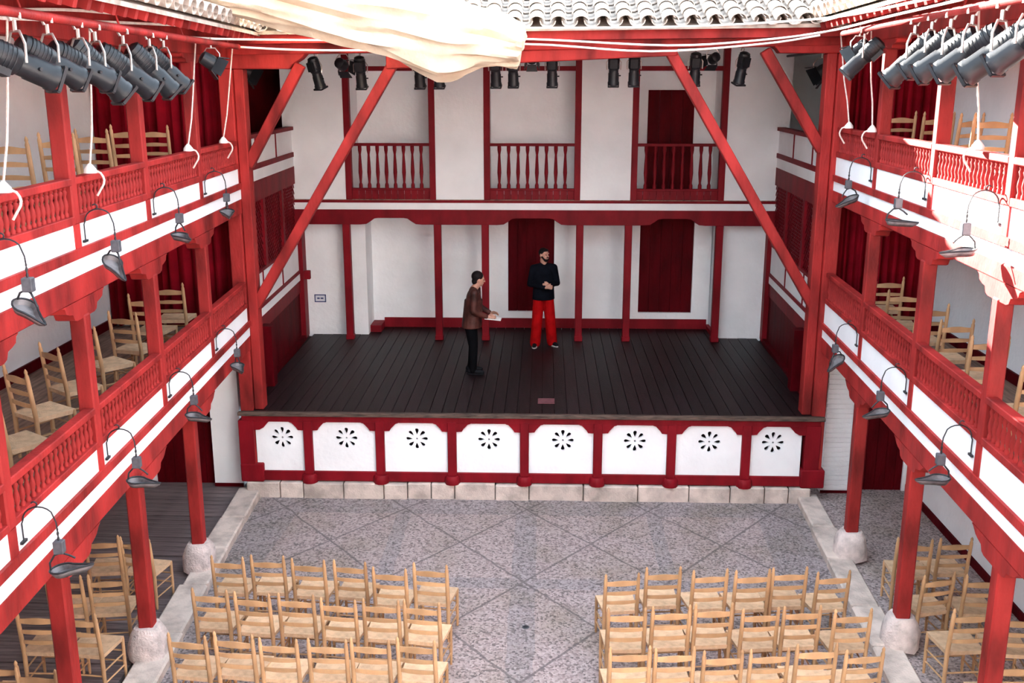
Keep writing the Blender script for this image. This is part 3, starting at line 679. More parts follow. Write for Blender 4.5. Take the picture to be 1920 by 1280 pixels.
# ------------------------------------------------------------------ chairs
ch0 = thing('ladderback_chair', 'x', 'chair')
def cpart(name, mb, m): return obj(name, mb, m, ch0)
CW, CDP, SH = .18, .36, .44    # rear half width, depth, seat height ; front is +y, rear posts at y=0
lean = lambda z: -.05*max(0, (z-SH)/.5)
for sx in (-1, 1):
    zs = [0, .1, .3, .44, .5, .62, .75, .86, .885, .90, .915, .935]
    rs = [.015, .019, .022, .023, .023, .022, .021, .020, .013, .017, .014, .003]
    cpart('rear_post', MB().tube([(sx*CW, lean(z), z) for z in zs], rs, 8), 'chair')
    zs = [0, .08, .2, .35, .43, .455]; rs = [.013, .016, .018, .018, .019, .015]
    cpart('front_leg', MB().tube([(sx*(CW+.02), CDP, z) for z in zs], rs, 8), 'chair')
for zc, hh, wave in ((.805, .024, .018), (.685, .018, .010), (.57, .018, .008)):
    mb = MB(); n = 10
    for k in range(n+1):
        tt = k/n; xx = -CW+.008+(2*CW-.016)*tt; bow = -.022*math.sin(PI*tt); w_ = wave*(math.sin(PI*tt)**2)
        for yy in (-.006, .006):
            for zz in (zc-hh, zc+hh+w_): mb.v.append(Vector((xx, lean(zc)+bow+yy, zz)))
    for k in range(n):
        o_ = k*4; q = o_+4
        mb.f += [(o_, q, q+1, o_+1), (o_+2, o_+3, q+3, q+2), (o_+1, q+1, q+3, o_+3), (o_, o_+2, q+2, q)]
    mb.f += [(0, 1, 3, 2), (n*4, n*4+2, n*4+3, n*4+1)]
    cpart('slat', mb, 'chair')
# rush seat: pillow of four triangles with woven ridges
mb = MB(); ra, fa = CW+.012, CW+.032; n = 6
def sp(i, j):
    y_ = -.012+(CDP+.024)*j/n; h = ra+(fa-ra)*j/n; x_ = -h+2*h*i/n
    dx = min(i, n-i, j, n-j)/n; return (x_, y_, SH+.016-.022*dx)
for j in range(n+1):
    for i in range(n+1): mb.v.append(Vector(sp(i, j)))
for j in range(n+1):
    for i in range(n+1): q = sp(i, j); mb.v.append(Vector((q[0]*.97, .5*.36+(q[1]-.18)*.97, SH-.028)))
N1 = (n+1)**2
for j in range(n):
    for i in range(n):
        a = j*(n+1)+i; mb.f.append((a, a+1, a+n+2, a+n+1)); mb.f.append((N1+a, N1+a+n+1, N1+a+n+2, N1+a+1))
for i in range(n):
    for (a, b) in ((i, i+1), (n*(n+1)+i+1, n*(n+1)+i), (( i+1)*(n+1), i*(n+1)), (i*(n+1)+n, (i+1)*(n+1)+n)): mb.f.append((a, N1+a, N1+b, b))
cpart('seat', mb, 'rush')
for sx in (-1, 1):
    for z in (.14, .27): cpart('stretcher', MB().tube([(sx*CW, 0, z), (sx*(CW+.02), CDP, z)], .009, 6), 'chair')
for z in (.18, .30): cpart('stretcher', MB().tube([(-CW-.025, CDP, z), (CW+.02, CDP, z)], .009, 6), 'chair')
cpart('stretcher', MB().tube([(-CW, 0, .22), (CW, 0, .22)], .009, 6), 'chair')
first = [True]
def chair(x, y, z, ang, label, group):
    sc = random.uniform(.975, 1.03)
    mx = Matrix.Translation((x, y, z)) @ Matrix.Rotation(math.radians(ang), 4, 'Z') @ Matrix.Diagonal((sc, sc, sc*random.uniform(.985, 1.02), 1))
    if first[0]: r = ch0; r.matrix_basis = mx; first[0] = False
    else: r = copy_tree(ch0, mx)
    tag(r, label, 'chair', group)
ROWN = ['front row', 'middle row', 'rear row']
BL = [[(-3.27, -3.91), (-2.83, -3.89), (-2.36, -3.96), (-1.90, -3.96), (-1.44, -4.12), (-1.00, -4.08)],
      [(-3.21, -4.70), (-2.75, -4.77), (-2.30, -4.77), (-1.86, -4.81), (-1.42, -4.84), (-1.00, -4.88)],
      [(-3.14, -5.58), (-2.70, -5.57), (-2.28, -5.57), (-1.81, -5.59), (-1.40, -5.61), (-0.97, -5.59)]]
BR = [[(1.05, -4.17), (1.50, -4.07), (1.99, -4.12), (2.44, -4.12), (2.85, -4.05), (3.31, -4.07)],
      [(1.04, -4.97), (1.48, -4.93), (1.91, -4.87), (2.37, -4.89), (2.79, -4.85), (3.28, -4.89)],
      [(1.01, -5.70), (1.43, -5.64), (1.87, -5.67), (2.30, -5.64), (2.74, -5.60), (3.18, -5.60)]]
for side, B in (('left', BL), ('right', BR)):
    for r, row in enumerate(B):
        for k, (x, y) in enumerate(row):
            n = (6-k) if side == 'left' else k+1
            base_ang = -5 if side == 'left' else 6
            chair(x, y+.05, 0, base_ang+random.uniform(-3, 3), 'rush seated chair in the %s courtyard block, %s, %s from centre aisle' % (side, ROWN[r], ORD[n-1]), 'courtyard chairs')
AISLE = [('left', [(-4.85, -3.52, 8, 'farthest row, wall side'), (-4.46, -3.5, -8, 'farthest row, kerb side'), (-4.40, -4.45, 8, 'second row from the stage, kerb side'), (-4.83, -4.5, 2, 'second row from the stage, wall side'),
                   (-4.76, -5.24, 0, 'third row from the stage, wall side'), (-4.33, -5.25, -6, 'third row from the stage, kerb side'), (-4.70, -6.09, 0, 'nearest row, wall side'), (-4.27, -6.22, -4, 'nearest row, kerb side')]),
         ('right', [(4.43, -3.33, -6, 'farthest row, centre'), (4.93, -3.22, 4, 'farthest row, wall side'), (4.40, -4.12, 14, 'second row from the stage, kerb side'), (4.86, -4.16, 0, 'second row from the stage, wall side'),
                    (4.42, -4.93, 6, 'third row from the stage, kerb side'), (4.86, -4.95, -4, 'third row from the stage, wall side'), (4.42, -5.84, 3, 'nearest row')])]
for side, B in AISLE:
    for x, y, a, lab in B:
        chair(x, y+.05, .015, a, 'rush seated chair under the %s gallery, ground level, %s' % (side, lab), 'chairs in the ground aisles')
MIDL = [(-4.46, -6.02, -34), (-4.64, -5.19, -33), (-4.71, -4.38, -36), (-4.73, -3.51, -36), (-4.64, -2.78, -12), (-4.74, -1.92, -6), (-4.66, -1.28, 4)]
for i, (x, y, a) in enumerate(MIDL):
    chair(x, y, SL.mid['fl'], a, 'rush seated ladderback chair in the left middle gallery, %s from the stage' % ORD[len(MIDL)-1-i], 'chairs in the middle galleries')
MIDR = [(4.76, -.68, 0), (4.64, -1.60, -8), (4.69, -2.41, 4), (4.66, -3.20, 4), (4.69, -3.98, 0), (4.63, -5.2, 6)]
for i, (x, y, a) in enumerate(MIDR):
    chair(x, y, SR.mid['fl'], a, 'rush seated ladderback chair in the right middle gallery, %s from the stage' % ORD[i], 'chairs in the middle galleries')
UPL = [(-4.66, -1.35, 6), (-4.68, -2.1, 0), (-4.72, -2.95, -6), (-4.62, -3.98, -4), (-4.58, -4.98, -6)]
for i, (x, y, a) in enumerate(UPL):
    chair(x, y, SL.top['fl']+.10, a, 'rush seated ladderback chair in the left upper gallery, %s from the stage' % ORD[i], 'chairs in the upper galleries')
UPR = [(4.74, -.62, 0), (4.88, -1.5, 5), (4.85, -2.5, 30), (4.80, -3.2, 0), (4.85, -4.1, 8)]
for i, (x, y, a) in enumerate(UPR):
    chair(x, y, SR.top['fl']+.10, a, 'rush seated ladderback chair in the right upper gallery, %s from the stage' % ORD[i], 'chairs in the upper galleries')
# raised boards the upper chairs stand on
for S in (SL, SR):
    fs = thing('floor_step', 'raised board step carrying the chairs of the %s upper gallery' % S.name, 'floor', S.P(4, 1, S.top['fl']), kind='structure')
    obj('boards', MB().box(-.1, END-.5, .38, 1.45, S.top['fl'], S.top['fl']+.10, S.F()), 'galwood', fs)

# ------------------------------------------------------------------ hanging oil lamps on the parapets
lp0 = thing('hanging_lamp', 'x', 'lamp')
LX, LZ = .25, -.34
arc = [(0, 0, -.17), (0, 0, -.03)]+[(.012+.115*(1-math.cos(a)), 0, .10*math.sin(a)) for a in [PI*k/10 for k in range(0, 9)]]+[(LX-.004, 0, -.02), (LX, 0, -.08)]
br = obj('bracket', MB().tube(arc, .006, 6), 'iron', lp0)
obj('curl', MB().tube([(.10+.028*math.cos(a)*f, 0, .122+.024*math.sin(a)*f) for a, f in [(-1.6+k*.7, 1-.06*k) for k in range(7)]], .006, 6), 'iron', br)
obj('bracket_foot', MB().box(-.01, .01, -.04, .04, -.18, -.16), 'iron', br)
obj('chain', MB().lathe([(.005, 0), (.011, .02), (.005, .04), (.011, .06), (.005, .08), (.009, .095)], 6, (LX, 0, -.17)), 'iron', lp0)
obj('block', MB().box(LX-.036, LX+.036, -.032, .032, -.265, -.165), 'ironblk', lp0, bevel=.006)['label'] = 'grey tin box'
dish = MB(); n = 18; outl = []
for k in range(n):
    a = 2*PI*k/n; c_ = math.cos(a); q = max(0, (c_-.1)/.9)
    outl.append(((.095+.12*q*q)*c_, .085*math.sin(a)*(1-.6*q)))
for sc_, z in ((1, 0), (.94, -.004), (.72, -.034), (.76, -.048), (1.0, -.012)):
    for a, b in outl: dish.v.append(Vector((a*sc_, b*sc_, z)))
for q in range(4):
    for k in range(n): dish.f.append((q*n+k, q*n+(k+1) % n, (q+1)*n+(k+1) % n, (q+1)*n+k))
for k in range(n): dish.f.append((4*n+k, 4*n+(k+1) % n, (k+1) % n, k))
dish.f.append(tuple(2*n+k for k in range(n))); dish.f.append(tuple(3*n+k for k in range(n))); dish.smooth = True
DM0 = Matrix.Translation((LX, 0, LZ-.05))
dsh = obj('dish', dish.mesh('dish'), 'bowl', lp0, Mx=DM0); dsh['label'] = 'leaf shaped grey iron dish'
obj('dish_rim', MB().tube([(a*1.01, b*1.01, .002) for a, b in outl+outl[:1]], .008, 5).mesh('dish_rim'), 'iron', dsh, Mx=DM0)
obj('dish_handle', MB().tube([(-.092, 0, 0), (-.085, 0, .06), (-.04, 0, .115), (.01, 0, .125), (.06, 0, .10), (.10, 0, .07)], .008, 6).mesh('dish_handle'), 'iron', dsh, Mx=DM0)
firstl = [True]
TURN = {('left', 'top'): [(-70, 12), (-45, 8), (-38, 40), (-30, 30)], ('left', 'mid'): [(-60, 10), (-20, 6), (-10, 4), (5, -6)],
        ('right', 'top'): [(20, 25), (170, 4), (10, 6), (0, 0)], ('right', 'mid'): [(40, 35), (20, 10), (10, 2), (0, 0)]}
for S in (SL, SR):
    for lv in ('mid', 'top'):
        d = getattr(S, lv)
        for i, u in enumerate(POSTS[:4]):
            if S is SR and i == 3: continue
            p = S.P(u-.14, -.005, d['p1']+.01)
            ang = math.atan2(-S.N.y, -S.N.x)   # local +x points into the courtyard
            mx = Matrix.Translation(p) @ Matrix.Rotation(ang, 4, 'Z')
            if firstl[0]: r = lp0; r.matrix_basis = mx; TM[r.name] = mx; firstl[0] = False
            else: r = copy_tree(lp0, mx)
            tag(r, 'black iron hanging oil lamp on the %s %s gallery parapet, %s from the stage' % (S.name, LV[lv], ORD[i]), 'lamp', 'hanging oil lamps')
            a_, b_ = TURN[(S.name, lv)][i]
            for c in r.children:     # each dish hangs turned and tilted its own way
                if c.name.split('.')[0] == 'dish':
                    c.matrix_basis = Matrix.Translation((LX, 0, LZ+.06)) @ Matrix.Rotation(math.radians(a_), 4, 'Z') @ Matrix.Rotation(math.radians(b_), 4, 'Y') @ Matrix.Translation((0, 0, -.11))

# ------------------------------------------------------------------ spotlights
def basis(p, dirv, roll=0.0):
    z = -Vector(dirv).normalized(); x = Vector((0, 0, 1)).cross(z)
    if x.length < 1e-4: x = Vector((1, 0, 0))
    x.normalize(); y = z.cross(x)
    return Matrix(((x.x, y.x, z.x, p.x), (x.y, y.y, z.y, p.y), (x.z, y.z, z.z, p.z), (0, 0, 0, 1)))
# profile spot, pointing along local -Z
sb = MB().lathe([(.045, .27), (.085, .25), (.095, .16), (.095, .02), (.075, .0)], 14)
s_body = sb.mesh('lamp_body')
s_ribs = MB()
for k in range(6): s_ribs.lathe([(.088, .05+k*.03), (.098, .052+k*.03), (.098, .058+k*.03), (.088, .06+k*.03)], 14)
s_ribs = s_ribs.mesh('cooling_fins')
s_bar = MB().lathe([(.08, .01), (.08, -.05), (.088, -.06), (.088, -.20), (.096, -.21), (.096, -.25), (.075, -.255)], 14).mesh('lens_barrel')
fr_ = MB()
for a, b in (((-.085, -.085), (.085, -.085)), ((.085, -.085), (.085, .085)), ((.085, .085), (-.085, .085)), ((-.085, .085), (-.085, -.085))): fr_.beam((a[0], a[1], -.265), (b[0], b[1], -.265), .018, .022)
s_frame = fr_.mesh('colour_frame')
s_lens = MB().lathe([(.066, -.250), (.05, -.258), (.001, -.262)], 14).mesh('lens')
s_knob = MB().tube([(.07, 0, -.10), (.12, 0, -.10)], .012, 6).mesh('focus_knob')
s_box = MB().box(-.06, .06, -.12, -.06, .05, .20).mesh('lamp_housing')
YOKE = MB().tube([(-.115, 0, 0), (-.12, 0, .12), (-.06, 0, .20), (.06, 0, .20), (.12, 0, .12), (.115, 0, 0)], .009, 6).mesh('yoke')
CLAMP = MB().tube([(0, 0, .20), (0, 0, .27)], .014, 6).tube([(0, -.02, .265), (0, -.04, .30), (0, 0, .34), (0, .04, .31), (0, .04, .28)], .011, 6).mesh('clamp')
def spot(p_pipe, target, label, group, sc=1.0, drop=.32, yokemat='chrome', kind='profile'):
    p = Vector(p_pipe); piv = p-Vector((0, 0, drop*sc)); dirv = (Vector(target)-piv).normalized()
    t = thing('stage_spotlight', label, 'spotlight', piv, group=group)
    B = basis(piv, dirv) @ Matrix.Scale(sc, 4)
    b = obj('lamp_body', s_body, 'lamp', t, Mx=B); obj('cooling_fins', s_ribs, 'lamp', t, Mx=B); obj('lamp_housing', s_box, 'lamp', t, Mx=B)
    o = obj('lens_barrel', s_bar, 'lamp', t, Mx=B); obj('colour_frame', s_frame, 'lamp', t, Mx=B); obj('lens', s_lens, 'lens', t, Mx=B); obj('focus_knob', s_knob, 'lamp', t, Mx=B)
    h = Vector((dirv.x, dirv.y, 0)).normalized(); ang = math.atan2(h.y, h.x)-PI/2
    Y = Matrix.Translation(piv) @ Matrix.Rotation(ang, 4, 'Z') @ Matrix.Scale(sc, 4)
    obj('yoke', YOKE, yokemat, t, Mx=Y); obj('clamp', CLAMP, yokemat, t, Mx=Y)
    return t
# pipes
for S, z, u0, u1 in ((SL, 6.415, .9, 9.5), (SR, 6.55, 1.2, 9.5)):
    t = thing('lighting_pipe', 'red lighting pipe hung below the %s eave' % S.name, 'pipe', S.P(4, -.3, z))
    obj('pipe', MB().tube([S.P(u0, -.3, z), S.P(u1, -.3, z)], .034, 10), 'red', t)
    for k in range(5): obj('hanger', MB().tube([S.P(1.4+k*1.9, -.3, z), S.P(1.4+k*1.9, -.24, S.eave['edge']+.03)], .010, 6), 'red', t)
for i, yy in enumerate([-4.02, -4.45, -5.16, -5.81, -6.16, -6.72, -7.24]):
    p = SL.P(-yy, -.3, 6.415)
    spot(p, (.6+.9*random.uniform(-1, 1), -.4-.2*i+random.uniform(-1, 1), 2.9 if i > 3 else 1.2), 'black profile spotlight on the left lighting pipe, %s from the stage' % ORD[i], 'spotlights on the gallery pipes', random.uniform(.95, 1.12))
for i, yy in enumerate([-2.19, -3.98, -4.46, -4.95, -5.45, -6.05, -6.5]):
    p = SR.P(-yy, -.3, 6.55)
    spot(p, (-.6+.9*random.uniform(-1, 1), -.4-.2*i+random.uniform(-1, 1), 1.5), 'black profile spotlight on the right lighting pipe, %s from the stage' % ORD[i], 'spotlights on the gallery pipes', random.uniform(.95, 1.12))
# small floods
def flood(p_pipe, dirv, label, sc=1.0):
    p = Vector(p_pipe); piv = p-Vector((0, 0, .22*sc)); t = thing('flood_lamp', label, 'spotlight', piv, group='small flood lamps')
    B = basis(piv, dirv) @ Matrix.Scale(sc, 4)
    obj('lamp_body', MB().lathe([(.04, .14), (.075, .12), (.085, .02), (.08, -.02)], 12).mesh('lamp_body'), 'lamp', t, Mx=B)
    obj('lens', MB().lathe([(.07, -.012), (.001, -.018)], 12).mesh('lens'), 'lens', t, Mx=B)
    for k in range(4):
        R = Matrix.Rotation(k*PI/2, 4, 'Z')
        mb = MB().add([(-.08, .08, -.02), (.08, .08, -.02), (.10, .13, -.13), (-.10, .13, -.13), (-.08, .088, -.02), (.08, .088, -.02), (.10, .138, -.13), (-.10, .138, -.13)], [(0, 1, 2, 3), (4, 7, 6, 5), (0, 4, 5, 1), (1, 5, 6, 2), (2, 6, 7, 3), (3, 7, 4, 0)])
        obj('barn_door', mb.mesh('barn_door'), 'lamp', t, Mx=B @ R)
    Y = Matrix.Translation(piv) @ Matrix.Scale(sc*.8, 4); obj('yoke', YOKE, 'iron', t, Mx=Y); obj('clamp', CLAMP, 'iron', t, Mx=Y)
flood(SL.P(2.25, -.3, 6.415), (.7, .4, -.5), 'small black flood lamp with barn doors near the left stage post')
flood(SR.P(1.9, -.28, 6.55), (-.5, .6, -.6), 'small black flood lamp behind the right pipe near the stage post')
# row over the stage
t = thing('lighting_bar', 'dark lighting bar across the stage below the roof', 'pipe', (0, 1.0, 6.4)); obj('pipe', MB().tube([(-4.0, 1.0, 6.42), (4.0, 1.0, 6.50)], .024, 8), 'iron', t)
for xx in (-3.5, -1.9, 0, 1.9, 3.5): obj('hanger', MB().tube([(xx, 1.0, 6.44), (xx, 1.0, 7.06)], .012, 6), 'iron', t)
SX = [(-3.11, 0, .12), (-2.47, 0, 0), (-1.62, 0, 0), (-1.34, 0, 0), (-.52, 0, 0), (-.27, 1, 0), (.29, 0, 0), (1.17, 0, 0), (1.46, 0, 0), (2.33, 0, 0), (2.99, 0, -.1)]
for i, (x, kd, tl) in enumerate(SX):
    zp = 6.46+.01*x
    spot((x, 1.0, zp), (x+tl*4+.05, 1.9+kd*.5, 3.2), 'black spotlight hanging over the stage, %s' % (ORD[i]+' from the left' if i < 9 else ('second from the right' if i == 9 else 'rightmost')), 'spotlights over the stage', .86, .36, 'iron')
flood((-2.72, 1.0, 6.44), (.3, .8, -.3), 'small black flood lamp over the stage left of the long brace', 1.0)
flood((2.57, 1.0, 6.5), (-.3, .8, -.3), 'small black flood lamp over the stage right of the long brace', .9)
flood((.0, 1.0, 6.46), (0, .6, -.8), 'small black flood lamp over the stage centre', .8)
for s, S in ((-1, SL), (1, SR)):
    p = Vector((s*4.35, 1.9, 6.42)); flood(p, (-s*.8, .3, -.5), 'dark flood lamp inside the opening beside the %s stage post' % S.name, 1.3)
    t = thing('lamp_bar', 'short dark bar inside the opening beside the %s stage post' % S.name, 'pipe', p); obj('pipe', MB().tube([(s*4.35, .4, 6.43), (s*4.35, 4.2, 6.43)], .02, 8), 'iron', t)

# ------------------------------------------------------------------ awning ropes with caps and hooks
ROPES = [(SL, -6.91, -7.15, 5.23, 'fourth'), (SL, -5.41, -5.55, 5.23, 'third'), (SL, -2.18, -2.6, 5.23, 'second'), (SL, -.42, -1.0, 5.23, 'first'),
         (SR, -.30, -.85, 5.42, 'first'), (SR, -1.75, -1.92, 5.42, 'second'), (SR, -5.05, -5.2, 5.42, 'third')]
for S, ya, yb_, zr, n_ in ROPES:
    a = S.P(-ya, -.12, S.eave['b0']+.15); b = S.P(-yb_, -.06, zr+.05)
    t = thing('awning_rope', 'pale awning rope tied to the %s upper gallery rail, %s from the stage' % (S.name, n_), 'rope', b, group='awning ropes on the rails')
    mid = (a+b)/2+Vector((0, .03, -.02)); obj('rope', MB().tube([a, a*.75+b*.25+Vector((0, .015, 0)), mid, a*.25+b*.75+Vector((.01, .02, 0)), b], .009, 6), 'rope', t)
    obj('cap', MB().lathe([(.058, -.03), (.054, .0), (.026, .035), (.011, .05)], 8, tuple(b-Vector((0, 0, .02)))), 'plaster', t)
    q = S.P(-yb_-.02, -.07, zr)
    hk = [b+Vector((0, 0, -.01))]+[S.P(-yb_, -.06-.05*math.sin(k*PI/6)-.06, zr+.03-.03*k) for k in range(1, 6)]+[S.P(-yb_, -.10, zr-.19)]
    obj('hook', MB().tube(hk, .010, 6), 'rope', t)
# cables slung across
WIRES = [('a', [(-3.48, -7.0, 6.44), (-3.6, -5.5, 6.54), (-3.69, -3.0, 6.61)], 'white cable along the left eave, upper one'),
         ('b', [(-3.49, -7.0, 6.39), (-3.62, -4.5, 6.50), (-3.69, -3.0, 6.56)], 'white cable along the left eave, lower one'),
         ('c', [(-3.70, -3.5, 6.45), (-3.6, -2.2, 6.46), (-2.91, -.8, 6.5), (-1.63, -.8, 6.5), (-.09, -.8, 6.51), (1.72, -.8, 6.43), (2.84, -.8, 6.49), (3.50, -1.4, 6.56), (3.55, -3.5, 6.60), (3.5, -5.5, 6.61)], 'long white cable slung across the stage roof beam'),
         ('d', [(-3.77, -.9, 6.42), (-2.92, -.8, 6.38), (-1.7, -.8, 6.38), (-.09, -.75, 6.45), (1.52, -.75, 6.36), (2.92, -.75, 6.45), (3.55, -1.0, 6.54)], 'second white cable sagging in front of the stage roof beam'),
         ('e', [(-.09, -.6, 6.65), (1.73, -.6, 6.66), (2.96, -.8, 6.7), (3.52, -2.0, 6.70), (3.45, -5.0, 6.66)], 'white cable along the tile edge toward the right eave')]
def smooth_path(p, k=5):
    p = [Vector(q) for q in p]; out = []
    for i in range(len(p)-1):
        p0 = p[max(i-1, 0)]; p1 = p[i]; p2 = p[i+1]; p3 = p[min(i+2, len(p)-1)]
        for j in range(k):
            t = j/k; out.append(.5*((2*p1)+(p2-p0)*t+(2*p0-5*p1+4*p2-p3)*t*t+(-p0+3*p1-3*p2+p3)*t**3))
    return out+[p[-1]]
for nme, pts, lab in WIRES: tag(obj('cable', MB().tube(smooth_path(pts), .013, 6), 'cable'), lab, 'cable')

# ------------------------------------------------------------------ gathered awning cloth
path = [(-4.6, -3.6, 7.22), (-4.0, -2.8, 7.12), (-3.2, -1.9, 6.98), (-2.3, -1.35, 6.78), (-1.67, -1.25, 6.68), (-1.05, -1.22, 6.55), (-.6, -1.2, 6.50), (-.25, -1.2, 6.42), (-.09, -1.2, 6.38)]
hh_ = [.22, .26, .28, .33, .37, .46, .34, .26, .22]
sp_ = smooth_path(path, 8); mb = MB(); n = 56; K = len(sp_)
for i, c in enumerate(sp_):
    f = i/(K-1)*(len(hh_)-1); a = int(min(f, len(hh_)-2)); h = hh_[a]*(1-(f-a))+hh_[a+1]*(f-a)
    tg = (sp_[min(i+1, K-1)]-sp_[max(i-1, 0)]).normalized(); sd = tg.cross(Vector((0, 0, 1))).normalized(); uu = sd.cross(tg)
    for j in range(n):
        th = 2*PI*j/n
        ns = noise.noise(Vector((i*.06, math.cos(th)*1.6, math.sin(th)*1.6)))
        fold = 1+.10*math.sin(9*th+i*.10+2*ns)+.07*math.sin(17*th-i*.17+3*ns)+.22*ns+.05*noise.noise(Vector((i*.25, j*.35, 7)))
        mb.v.append(c+sd*(.30*math.cos(th)*fold)+uu*(h*math.sin(th)*fold)+tg*(.05*noise.noise(Vector((j*.3, i*.2, 3)))))
for i in range(K-1):
    for j in range(n): mb.f.append((i*n+j, i*n+(j+1) % n, (i+1)*n+(j+1) % n, (i+1)*n+j))
for e_ in (0, K-1):
    o_ = len(mb.v); mb.v.append(sp_[e_]); mb.f += [(e_*n+j, e_*n+(j+1) % n, o_) for j in range(n)]
mb.smooth = True
aw = thing('awning', 'gathered cream canvas awning hanging before the stage roof', 'awning', (-1.5, -1.2, 6.6))
aw_c = obj('canvas', mb, 'canvas', aw)

# ------------------------------------------------------------------ people
def hand(mb, wrist, fdir, up_, side, curl=.5):
    """palm + five fingers; fdir forearm direction, up_ back of hand, side = thumb side vector"""
    w0 = Vector(wrist); f = Vector(fdir).normalized(); s = Vector(side).normalized(); u = Vector(up_).normalized()
    mb.cone(w0, w0+f*.03, .026, .028)
    for k, off in enumerate((-.028, -.010, .009, .027)): mb.cone(w0+f*.025, w0+f*.085+s*off, .02, .014)
    for k, (off, ln) in enumerate(((.030, .070), (.010, .080), (-.011, .074), (-.031, .058))):
        b0 = w0+f*.085+s*off; d1 = (f*math.cos(curl*.5)-u*math.sin(curl*.5)); d2 = (f*math.cos(curl*1.5)-u*math.sin(curl*1.5)); d3 = (f*math.cos(curl*2.2)-u*math.sin(curl*2.2))
        b1 = b0+d1*ln*.45; b2 = b1+d2*ln*.32; b3 = b2+d3*ln*.25
        mb.cone(b0, b1, .0105, .0095); mb.cone(b1, b2, .0095, .009); mb.cone(b2, b3, .009, .0075)
    t0 = w0+f*.03+s*.03; t1 = t0+f*.03+s*.025; t2 = t1+f*.035+s*.004-u*.01
    mb.cone(t0, t1, .014, .012); mb.cone(t1, t2, .012, .009)
def head(mb, c, R):
    c = Vector(c); T_ = lambda x, y, z: c+R @ Vector((x, y, z))
    mb.ell(c+R @ Vector((0, -.01, .02)), (.076, .093, .098), 16, 12, R); mb.ell(T_(0, .02, -.045), (.058, .068, .066), 14, 10, R)
    mb.ell(T_(0, .058, -.085), (.03, .028, .024), 10, 8, R)
    mb.cone(T_(0, .085, .012), T_(0, .104, -.022), .010, .014)
    mb.cone(T_(-.04, .072, .028), T_(.04, .072, .028), .012, .012)
    mb.cone(T_(-.02, .083, -.052), T_(.02, .083, -.052), .010, .010)
    for sx in (-1, 1): mb.ell(T_(sx*.078, -.008, -.005), (.012, .022, .034), 8, 8, R)
    mb.cone(T_(0, -.025, -.07), c+R @ Vector((0, -.03, -.11)), .052, .052)
